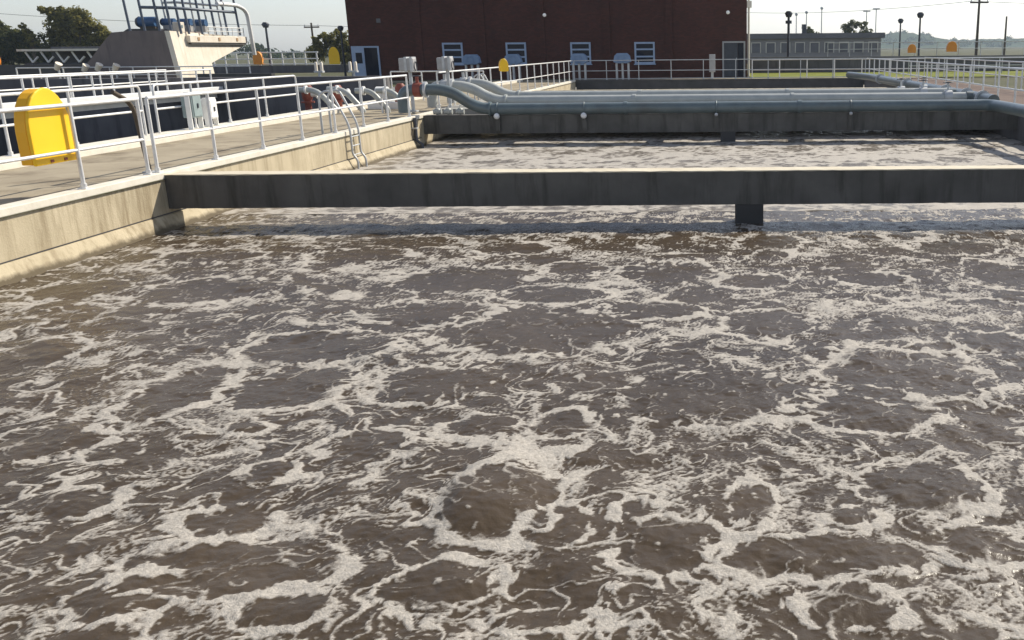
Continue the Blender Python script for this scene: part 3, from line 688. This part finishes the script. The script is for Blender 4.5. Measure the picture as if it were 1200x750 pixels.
build('stand', MB().box(-.5, -.35, 58.1, 58.25, -.03, .35), 'galv', t)

# ---------------------------------------------------------------- brick building
BY = 63.
t = thing('brick_building', 'tall dark red brick building with a row of pale-framed windows across the far end', 'building', (-10.8, BY, -.1))
bx0, bx1 = -23.3, 1.72
build('wall', MB().box(bx0, bx1, BY, BY + 16, -.1, 9.0), 'brick', t)
build('plinth', MB().box(bx0 - .03, bx1 + .03, BY - .05, BY, -.1, .35), 'brick', t)
for x in (-18.9, -14.9, -11.15, -7.05, -3.15):
    build('pilaster', MB().box(x - .22, x + .22, BY - .09, BY, -.1, 9.0), 'brick', t)
build('roof', MB().box(bx0 - .3, bx1 + .3, BY - .3, BY + 16.3, 9.0, 9.25), 'hutroof', t)
build('downpipe', MB().tube(fillet([(bx1 + .12, BY + .15, 9), (bx1 + .12, BY + .15, 4.4), (bx1 + .12, BY + .15, -.1)], .1), .07, 8).box(bx1 + .0, bx1 + .3, BY + .02, BY + .3, 4.1, 4.5), 'cream', t)
for i, x in enumerate((-17.45, -13.45, -9.38, -5.35)):
    x1 = x + 1.28; z1 = 2.16 - .02 * i; z0 = z1 - 1.32
    f = MB(); y0, y1 = BY - .07, BY - .004; b = .11
    f.box(x, x1, y0, y1, z0, z0 + b).box(x, x1, y0, y1, z1 - b, z1)
    f.box(x, x + b, y0, y1, z0 + b, z1 - b).box(x1 - b, x1, y0, y1, z0 + b, z1 - b)
    for k in (1, 2):
        zz_ = z0 + (z1 - z0) * k / 3; f.box(x + b, x1 - b, y0 + .005, y1, zz_ - .05, zz_ + .05)
    w_ = build('window', f, 'frame', t)
    build('pane', MB().box(x + b, x1 - b, BY - .03, BY - .002, z0 + b, z1 - b), 'glass', w_)
    build('sill', MB().box(x - .05, x1 + .05, BY - .12, BY - .003, z0 - .06, z0 - .003), 'frame', w_)
def door(x0, x1, z1, label, leaf, frame):
    f = MB(); b = .1; y0, y1 = BY - .08, BY - .052
    f.box(x0, x0 + b, BY - .10, BY - .051, -.1, z1).box(x1 - b, x1, BY - .10, BY - .051, -.1, z1).box(x0 + b, x1 - b, BY - .10, BY - .051, z1 - b, z1)
    d = build('door', f, frame, t, label=label); return d
d = door(-23.2, -21.45, 2.0, 'pale glazed double door with a dark sheet for the open doorway', None, 'frame')
l_ = build('door_leaf', MB().box(-23.1, -22.4, BY - .09, BY - .052, -.05, 1.9), 'frame', d)
build('pane', MB().box(-22.95, -22.55, BY - .095, BY - .091, .95, 1.6), 'glass', d)
build('dark_doorway_sheet', MB().box(-22.38, -21.55, BY - .075, BY - .052, -.05, 1.9), 'glass', d)  # dark glass sheet painted in place of the unlit doorway
d = door(.18, 1.62, 2.1, 'dark door in a pale frame', None, 'cabinet')
build('door_leaf', MB().box(.29, 1.14, BY - .085, BY - .053, -.05, 1.98), 'darksteel', d)
build('side_panel', MB().box(1.17, 1.5, BY - .08, BY - .053, -.05, 1.98), 'glass', d)
build('handle', MB().box(1.04, 1.09, BY - .13, BY - .086, .95, 1.1), 'galv', d)
for x, z in ((-10.86, 3.76), (.54, 3.82)):
    q = build('wall_lamp', MB().ball((x, BY - .28, z), .115, 8), 'lamp', t)
    build('lamp_arm', MB().tube([(x, BY - .16, z), (x, BY, z)], .05, 8), 'galv', q)
build('wall_vent', MB().box(-21.45, -21.2, BY - .04, BY - .003, 3.4, 3.65), 'hutroof', t)

# ---------------------------------------------------------------- screw pump house, left
k6 = 60 / 42
t = thing('pump_house', 'sloping pump house with plum shade-toned front, cream sunlit-toned side wall and overhanging platform', 'building', (-35, 62, -.6))
build('front_wall', MB().prism([(-39.2, -.6), (-32.62, -.6), (-33.05, 2.97), (-35.1, 2.99), (-36.4, 2.9), (-37.0, 2.35), (-38.75, .55)], 1, 60, 63.9), 'plum', t)
def side_x(z): return -32.66 - (z - .9) * .12
sw = MB(); pl = [(59.99, -.6), (64, -.6), (64, 1.05), (69, 2.15), (69, 2.72), (59.99, 2.97)]
sw.v = [(side_x(z), y, z) for y, z in pl] + [(side_x(z) - .3, y, z) for y, z in pl]; nn_ = len(pl)
sw.f = [tuple(range(nn_)), tuple(reversed(range(nn_, 2 * nn_)))] + [(k, k + nn_, (k + 1) % nn_ + nn_, (k + 1) % nn_) for k in range(nn_)]; sw.sm = [False] * len(sw.f)
build('side_wall', sw, 'cream', t)
p = build('platform', MB().box(-33.1, -32.58, 61.6, 69.05, 2.30, 2.72), 'cream', t, bevel=.02)
build('ledge', MB().box(-33.0, -32.64, 61.8, 69.0, 2.2, 2.297), 'shadeconc', p)
for yy in (62.6, 65.2, 67.6): build('bolt_plate', MB().box(-32.6, -32.55, yy - .12, yy + .12, 2.42, 2.62), 'tan', p)
build('hood', MB().prism([(-36.4, 2.9), (-36.0, 3.12), (-34.2, 3.12), (-33.9, 2.985)], 1, 61, 66), 'darkconc', t)
posts = [(-35.6, 60.6), (-34.7, 60.6), (-33.8, 60.6), (-33.1, 60.6), (-32.75, 61.0), (-32.75, 61.9), (-32.75, 63.5), (-32.75, 65.2), (-32.75, 66.8), (-32.75, 68.5)]
t = thing('platform_frame', 'tall dark steel frame of posts rising from the pump house roof', 'frame', (-32.8, 62, 2.9))
for i, (x, y) in enumerate(posts):
    build('post', MB().tube([(x, y, 2.8), (x - .10, y, 4.3), (x - .2, y, 5.9)], .075, 8), 'bluesteel', t)
for x, y in ((-34.4, 62.6), (-33.6, 62.6), (-33.5, 64.2), (-33.5, 65.8), (-33.5, 67.6)):
    build('back_post', MB().tube([(x, y, 2.8), (x - .2, y, 5.9)], .06, 8), 'galv', t)
build('back_rail', MB().tube([(-34.5, 62.6, 4.7), (-33.6, 62.6, 4.7), (-33.6, 67.6, 4.7)], .07, 8), 'galv', t)
build('cross_rail', MB().tube([(-34.8, 60.6, 4.35), (-32.85, 60.8, 4.3), (-32.85, 68.5, 4.3)], .09, 8), 'bluesteel', t)
build('upper_rail', MB().tube([(-34.9, 60.6, 5.6), (-32.95, 60.8, 5.55), (-32.95, 68.5, 5.5)], .09, 8), 'bluesteel', t)
t = thing('down_pipe', 'white bent pipe turning down at the right end of the pump house', 'pipe', (-32.5, 68.7, 2), None)
build('pipe_run', MB().tube(fillet([(-32.72, 65.8, 4.75), (-32.6, 68.3, 4.75), (-32.42, 69.2, 4.4), (-32.30, 69.25, 1.5)], .5), .13, 10), 'white', t)
build('flange', flange(-32.7, 66.4, 4.75, 1, .19, .03), 'white', t)
railing('low pale guard rail along the pump house platform edge', 'y', -32.68, 64.0, 68.9, [64.2 + .78 * k for k in range(7)], z0=2.72, h=.55, n=6, r=.03, mids=(.3,), plate=False, mat='white', group='railings in the left distance')
for i, (x, lab) in enumerate(((-35.0, 'blue motor on the pump house roof, leftmost of four'), (-34.0, 'blue motor on the pump house roof, second from the left'), (-33.4, 'blue motor on the pump house roof, third from the left'), (-33.3, 'blue motor on the pump house roof, rightmost of four'))):
    zb = 2.95; y = (61.7, 62.2, 63.0, 64.6)[i]; z = 3.52; big = 1.25 if i == 0 else .9
    t = thing('motor', lab, 'motor', (x, y, zb), 'blue motors on the pump house')
    build('casing', MB().tube([(x - .45 * big, y, z), (x + .35 * big, y, z)], .26 * big, 14), 'blue', t)
    build('fan_cover', MB().tube([(x - .6 * big, y, z), (x - .46 * big, y, z)], [.2 * big, .28 * big], 14), 'darksteel', t)
    build('stand', MB().box(x - .4 * big, x + .35 * big, y - .2, y + .2, zb, z - .2 * big), 'cabinet' if i else 'trunk', t)
t = thing('gear_box', 'cream gear box with a round sight glass beside the blue motors', 'machine', (-33.0, 61.4, 2.97))
build('housing', MB().box(-33.3, -32.88, 61.15, 61.75, 2.9, 3.5), 'cream', t, bevel=.03)
build('sight_glass', MB().tube([(-32.879, 61.45, 3.25), (-32.86, 61.45, 3.25)], .1, 10), 'panel', t)
railing('short railing at the foot of the pump house wall', 'x', 59.2, -42, -28, [-42 + 1.4 * k for k in range(11)], z0=-.1, h=1.0, n=6, r=.04, mids=(.55,), group='railings in the left distance')
for i, (x, z, lab) in enumerate(((-39.0, 1.0, 'small white lamp head in front of the far shed'), (-37.4, .9, 'small white lamp head left of the pump house wall'), (-36.6, .95, 'small white lamp head at the slanting wall edge'), (-35.6, .9, 'small white lamp head against the plum wall'))):
    t = thing('bollard_light', lab, 'light', (x, 58.5, -.1), 'white bollard lights')
    build('post', MB().tube([(x, 58.5, -.1), (x, 58.5, z - .2)], .06, 8), 'galv', t)
    build('head', MB().tube([(x - .12, 58.5, z - .2), (x + .12, 58.45, z + .14)], [.14, .2], 10), 'cream', t)

# ---------------------------------------------------------------- far left: shed, walls
t = thing('shed', 'low open-fronted shed with a pale roof edge and white V-shaped braces, far left', 'shed', (-46.8, 71, 0))
build('roof', MB().box(-49.4, -43.5, 70, 73.8, 1.88, 2.03), 'cream', t)
build('back_wall', MB().box(-49.3, -43.6, 73.5, 73.7, -.1, 2.2), 'darksteel', t)
for k in range(5):
    x = -49.0 + 1.1 * k
    build('brace', MB().tube([(x, 70.3, 1.84), (x + .42, 70.3, 1.12)], .07, 6).tube([(x + .42, 70.3, 1.12), (x + .85, 70.3, 1.5)], .07, 6), 'white', t)
    build('post', MB().tube([(x + .42, 70.3, -.1), (x + .42, 70.3, 1.1)], .06, 6), 'darksteel', t)
build('infill_panel', MB().box(-49.3, -43.6, 70.5, 70.6, -.1, 1.1), 'darksteel', t)
cabinet((-50.5, 69, .95), 0, .8, .85, .3, 'orange cabinet at the far left edge beside the open shed', 'orange', LR, False)
tag(build('tank_wall', MB().box(-75, -39.4, 62, 62.4, -.1, 1.05), 'darkconc', loc=(-52, 62, 0)), 'dark low wall below the shed, far left', 'wall')
tag(build('tank_wall', MB().box(-58, -24.5, 88, 88.5, -.1, .55), 'shadeconc', loc=(-44, 88, 0)), 'long blue-grey wall behind the pump house, left of the building', 'wall')
railing('pale far railing on the long wall behind the pump house', 'x', 88.2, -54, -35.5, [-54 + 1.02 * k for k in range(19)], z0=.55, h=1.1, n=6, r=.06, mids=(.55, .1), mat='white', group='railings in the left distance')
tag(build('tank_wall', MB().box(-27.5, -23.5, 52, 52.4, -.1, .62), 'darkconc', loc=(-25.5, 52, 0)), 'low dark wall below the corner of the brick building', 'wall')

# ---------------------------------------------------------------- right distance: wall, hut, lamps, poles
t = thing('tank_wall', 'long dark wall across the lawn right of the brick building', 'wall', (40, 72, -.1))
build('wall_face', MB().box(2.2, 90, 72, 72.4, -.1, .88), 'shadeconc', t)
build('coping', MB().box(2.2, 90, 71.92, 72.45, .88, 1.03), 'hutroof', t)
railing('pale railing along the top of the long wall across the lawn', 'x', 72.2, 7.8, 40, [7.8 + 1.57 * k for k in range(21)], z0=1.03, h=.95, n=6, r=.03, mat='galv', plate=False, group='railings across the lawn')
railing('low railing on the lawn in front of the long wall', 'x', 66, 12.5, 34, [12.5 + 1.54 * k for k in range(15)], z0=-.05, h=1.0, n=6, r=.035, mat='galv', plate=False, group='railings across the lawn')
railing('nearer lawn railing running on from the end railing of the basin', 'x', 58.2, 1.9, 30, [1.9 + 1.6 * k for k in range(18)], z0=-.05, h=1.07, n=6, r=.035, mat='aluminium', group='railings across the lawn')
t = thing('low_building', 'long low grey-brown building with a flat roof right of the brick building', 'building', (11.4, 120, -.1))
build('wall', MB().box(3.0, 19.3, 120, 128, -.1, 2.7), 'hut', t)
build('roof', MB().box(2.6, 19.7, 119.6, 128.4, 2.7, 3.3), 'hutroof', t)
for k in range(9):
    x = 3.9 + 1.75 * k
    wn = build('window', MB().box(x, x + .95, 119.93, 119.99, 1.15, 2.2), 'hutroof', t)
    build('frame', MB().prism([(x - .12, 1.05), (x - .01, 1.05), (x - .01, 2.2), (x + .96, 2.2), (x + .96, 1.05), (x + 1.07, 1.05), (x + 1.07, 2.3), (x - .12, 2.3)], 1, 119.9, 119.99), 'curb', wn)
build('roof_vent', MB().box(9.95, 10.45, 121, 121.5, 3.3, 3.9).tube([(10.2, 121.2, 3.9), (10.2, 121.2, 4.35)], .3, 8), 'darksteel', t)
def lamp(x, y, zt, label, head=.3, mat='darksteel', twin=False, arm=False, r=.06, grp='lamp posts'):
    t = thing('street_lamp', label, 'lamp post', (x, y, -.1), grp)
    build('pole', MB().tube([(x, y, -.1), (x, y, zt)], [r * 1.3, r], 8), mat, t)
    if arm: build('lamp_head', MB().box(x - .55, x + .55, y - .15, y + .15, zt, zt + .18), mat, t)
    else:
        build('lamp_head', MB().tube([(x, y, zt - .1), (x, y, zt + head * .5), (x, y, zt + head)], [head * .55, head * .9, head * .5], 10), mat, t)
        if twin: build('lower_head', MB().tube([(x, y, zt - 1.05 * head - .2), (x, y, zt - .4 * head - .2)], head * .7, 10), mat, t)
lamp(5.15, 75, 3.95, 'dark lamp post with two stacked heads just right of the brick building', .34, twin=True, r=.09)
lamp(17.05, 95, 3.9, 'dark lamp post beyond the right railing, left of the orange cabinet', .32, r=.07)
lamp(15.5, 78, 3.9, 'tall dark lamp post between the two orange cabinets', .32, r=.07)
lamp(-42.9, 95, 4.0, 'dark lamp post above the pale far railing on the left', .4, r=.1)
lamp(-27.9, 74, 3.25, 'dark lamp post beside the left edge of the brick building', .26, r=.07)
for x, z, a, lab in ((12.2, 6.6, 0, 'very thin grey mast over the low building, first from the left'), (13.8, 6.9, 0, 'very thin grey mast over the low building, second from the left'), (16.2, 7.5, 0, 'thin grey mast with a small head over the middle of the low building'), (23.3, 7.0, 1, 'thin grey floodlight mast over the low building, shorter of the pair'), (24.8, 7.35, 1, 'thin grey floodlight mast over the low building, taller of the pair')):
    lamp(x, 160, z, lab, .3, 'galv', arm=bool(a), r=.07, grp='thin distant masts')
def upole(x, y, zt, label, arms=True):
    t = thing('utility_pole', label, 'utility pole', (x, y, -.1), 'utility poles')
    build('pole', MB().tube([(x, y, -.1), (x, y, zt)], [.16, .11], 8), 'trunk', t)
    if arms:
        for z in (zt - .5,): 
            build('crossarm', MB().box(x - .9, x + .9, y - .08, y + .08, z - .08, z + .08), 'trunk', t)
            for s in (-.8, 0, .8): build('insulator', MB().tube([(x + s, y, z + .08), (x + s, y, z + .3)], .05, 6), 'galv', t)
upole(25.6, 100, 6.3, 'tall utility pole with a crossarm on the right skyline')
upole(36.9, 130, 5.3, 'plain shorter utility pole on the right skyline', False)
upole(-48.7, 120, 5.0, 'slim utility pole on the left skyline between two lamp posts')
def wire(a, b, sag, label):
    pts = [(a[0] + (b[0] - a[0]) * t, a[1] + (b[1] - a[1]) * t, a[2] + (b[2] - a[2]) * t - sag * 4 * t * (1 - t)) for t in [i / 16 for i in range(17)]]
    tag(build('power_line', MB().tube(pts, .022, 4, False), 'darksteel', loc=a), label, 'cable', 'power lines')
wire((25.6, 100, 6.0), (2, 160, 7.2), .6, 'thin power line running left from the tall right utility pole')
wire((25.6, 100, 5.9), (60, 105, 6.2), .5, 'thin power line running right from the tall right utility pole')
wire((-48.7, 120, 4.7), (-20, 150, 5.6), .5, 'thin power line running right from the left utility pole to the brick building')
wire((-48.7, 120, 4.7), (-95, 118, 7.2), .5, 'thin power line running left from the left utility pole')

# ---------------------------------------------------------------- trees, woods, hills
def crown_mb(clumps, n, size, rng):
    mb = MB(); tot = sum(c[3] ** 2 for c in clumps)
    for (x, y, z, r, *sq) in clumps:
        sz = sq[0] if sq else .8
        subs = []
        for _ in range(max(6, int(18 * r))):
            v = Vector((rng.gauss(0, 1), rng.gauss(0, 1), rng.gauss(0, 1))).normalized() * r * rng.uniform(.45, 1.0)
            subs.append((Vector((x, y, z)) + Vector((v.x, v.y, v.z * sz)), r * rng.uniform(.22, .42)))
        m = int(n * r * r / tot)
        for _ in range(m):
            c, rr = rng.choice(subs)
            v = Vector((rng.gauss(0, 1), rng.gauss(0, 1), rng.gauss(0, 1))).normalized() * rr * rng.uniform(.5, 1.1)
            p = c + v; nn = (v.normalized() + Vector((rng.uniform(-.8, .8), rng.uniform(-.8, .8), rng.uniform(-.3, .9)))).normalized()
            a = nn.orthogonal().normalized(); b = nn.cross(a); an = rng.uniform(0, 6.3)
            a, b = a * math.cos(an) + b * math.sin(an), b * math.cos(an) - a * math.sin(an)
            s = size * rng.uniform(.5, 1.2)
            mb.face([p - a * s, p - b * s * .55, p + a * s, p + b * s * .55])
    return mb
def tree(label, clumps, n, size, mat, base, grp):
    rng = random.Random(hash(label) % 1000 if False else len(label) * 7 + n)
    t = thing('tree', label, 'tree', base, grp)
    build('crown', crown_mb(clumps, n, size, rng), mat, t)
    tr = MB(); top = max(clumps, key=lambda c: c[3])
    tr.tube([base, ((base[0] + top[0]) / 2, base[1], (base[2] + top[2]) / 2), (top[0], top[1], top[2] + top[3] * .3)], [.3, .22, .08], 8)
    for c in clumps: tr.tube([((base[0] + top[0]) / 2, base[1], (base[2] + top[2]) / 2), (c[0], c[1], c[2])], [.12, .03], 6)
    build('trunk', tr, 'trunk', t)
YL = 110.
tree('tall olive tree with a ragged leaning top behind the far shed', [(-73.3, YL, 6.4, .75), (-72.6, YL, 5.9, .9), (-71.2, YL, 5.6, 1.25), (-70.0, YL, 4.9, 1.5), (-71.8, YL, 4.4, 1.7), (-69.0, YL + 1, 3.7, 1.5), (-72.5, YL + 1, 3.0, 1.8), (-70.5, YL + 1, 2.4, 1.9)], 15000, .2, 'leaf', (-71, YL, -.1), 'trees on the left skyline')
tree('dark bushy tree cut by the left edge of the picture', [(-79.3, YL, 4.2, 1.4), (-80.6, YL, 4.6, 1.6), (-78.3, YL, 3.2, 1.5), (-79.8, YL, 2.2, 1.9)], 9000, .2, 'leafdark', (-79.6, YL, -.1), 'trees on the left skyline')
tree('dark rounded tree between the edge tree and the tall olive tree', [(-76.6, YL - 1, 3.6, 1.1), (-75.4, YL - 1, 3.0, 1.4), (-77.2, YL - 1, 2.6, 1.4), (-75.0, YL - 1, 1.8, 1.6)], 9000, .2, 'leafdark', (-76.2, YL - 1, -.1), 'trees on the left skyline')
tree('low dark thicket filling the gap below the tall olive tree', [(-81, YL + 3, 1.6, 1.9), (-78.5, YL + 3, 1.9, 1.9), (-76, YL + 3, 1.8, 1.9), (-73.5, YL + 3, 2.0, 2.0), (-71, YL + 3, 1.9, 1.9), (-68.5, YL + 3, 1.9, 1.8), (-66.5, YL + 3, 1.5, 1.5)], 9000, .22, 'leafdark', (-74, YL + 3, -.1), 'trees on the left skyline')
tree('sparse thin sapling with a gap of sky beside the tall olive tree', [(-75.2, YL - 2, 4.6, .5), (-74.6, YL - 2, 4.0, .6), (-74.2, YL - 2, 3.3, .8)], 900, .16, 'leaf', (-74.4, YL - 2, -.1), 'trees on the left skyline')
tree('small dark tree showing over the roof of the low building', [(18.6, 150, 4.6, .7, .7), (20.0, 150, 4.9, .9, .6), (21.4, 150, 4.7, .8, .6), (19.4, 150, 3.5, 1.3, .7), (21.6, 150, 3.4, 1.2, .7)], 1500, .25, 'leafdark', (20, 150, -.1), 'trees behind the low building')
tree('faint bushy tree at the roof edge left of the dark one', [(13.6, 156, 4.2, .8, .7), (14.4, 156, 3.8, .8, .7)], 600, .25, 'leafdark', (14, 156, -.1), 'trees behind the low building')
tree('green tree beside the left edge of the brick building', [(-44.5, 112, 3.0, .9), (-43.0, 112, 2.9, 1.2), (-41.4, 112, 2.6, 1.3), (-39.8, 112, 2.4, 1.2), (-45, 112, 1.6, 1.3), (-42, 112, 1.4, 1.5)], 6000, .22, 'leaf', (-42.5, 112, -.1), 'trees on the left skyline')
rngw = random.Random(4)
cl = []
for k in range(70):
    x = -190 + k * 1.9; cl.append((x, 300 + rngw.uniform(-12, 12), rngw.uniform(-.2, 1.2) + 2.2 * math.exp(-((x + 146) / 9) ** 2) + 1.2 * math.exp(-((x + 122) / 7) ** 2), rngw.uniform(1.6, 3.0), .7))
o = build('distant_woods', crown_mb(cl, 9000, .55, rngw), 'leafhaze'); o['kind'] = 'stuff'; tag(o, 'low band of distant woods along the left horizon', 'woods')
def hills():
    rng = np.random.default_rng(8)
    def prof(x):
        h = 10.5 * np.exp(-((x - 128) / 30) ** 2) + 5.5 + 3.2 * np.exp(-((x - 215) / 35) ** 2) + 4 * np.exp(-((x - 300) / 60) ** 2) - 3.5 * np.exp(-((x - 172) / 22) ** 2) * .5
        return h
    xs = np.linspace(60, 520, 150); ys = np.linspace(640, 960, 40)
    X, Y = np.meshgrid(xs, ys)
    prof_y = np.clip((Y - 640) / 60, 0, 1); prof_y = prof_y * prof_y * (3 - 2 * prof_y)
    Z = prof(X) * prof_y * np.clip((X - 60) / 40, 0, 1) + noise2(rng, 150, 40, 3.0, 7, 60) * .6 * prof_y + noise2(rng, 150, 40, 3., 6.2, 14) * .5 * prof_y - .5
    mb = MB(); mb.v = [tuple(p) for p in np.stack([X, Y, Z], -1).reshape(-1, 3)]
    for j in range(39):
        for i in range(149):
            a = j * 150 + i; mb.f.append((a, a + 1, a + 151, a + 150)); mb.sm.append(True)
    mb.v = [(x * 1.6, y * 1.6, z * 1.0 - .05) for x, y, z in mb.v]
    struct('hills', mb, mottled('wooded_hillside', (.022, .04, .018), (.05, .07, .03), .12, .95, 0, spec=.05))
    cl = []
    for k in range(110):
        x = rngw.uniform(100, 330); y = rngw.uniform(655, 705)
        zz2 = float(prof(np.array(x)) * min(1, max(0, (y - 640) / 60)) ** 1.3)
        cl.append((x * 1.6, y * 1.6, zz2 * 1.0 + .3, rngw.uniform(2.8, 5.6), .7))
    o = build('hillside_woods', crown_mb(cl, 9000, 1.5, rngw), 'leafhaze'); o['kind'] = 'stuff'; tag(o, 'hazy woods covering the low hill on the right horizon', 'woods')
hills()

# ---------------------------------------------------------------- thin morning haze in the air over the whole plant
def haze():
    m = bpy.data.materials.new('haze_air'); m.use_nodes = True; n = m.node_tree.nodes; l = m.node_tree.links
    n.remove(n['Principled BSDF'])
    v = n.new('ShaderNodeVolumePrincipled'); v.inputs['Color'].default_value = (.72, .86, 1, 1); v.inputs['Density'].default_value = .00026; v.inputs['Anisotropy'].default_value = .3
    l.new(v.outputs[0], n['Material Output'].inputs['Volume'])
    o = build('haze', MB().box(-1520, 1520, -45, 1720, -4, 34), m); o['kind'] = 'stuff'
haze()
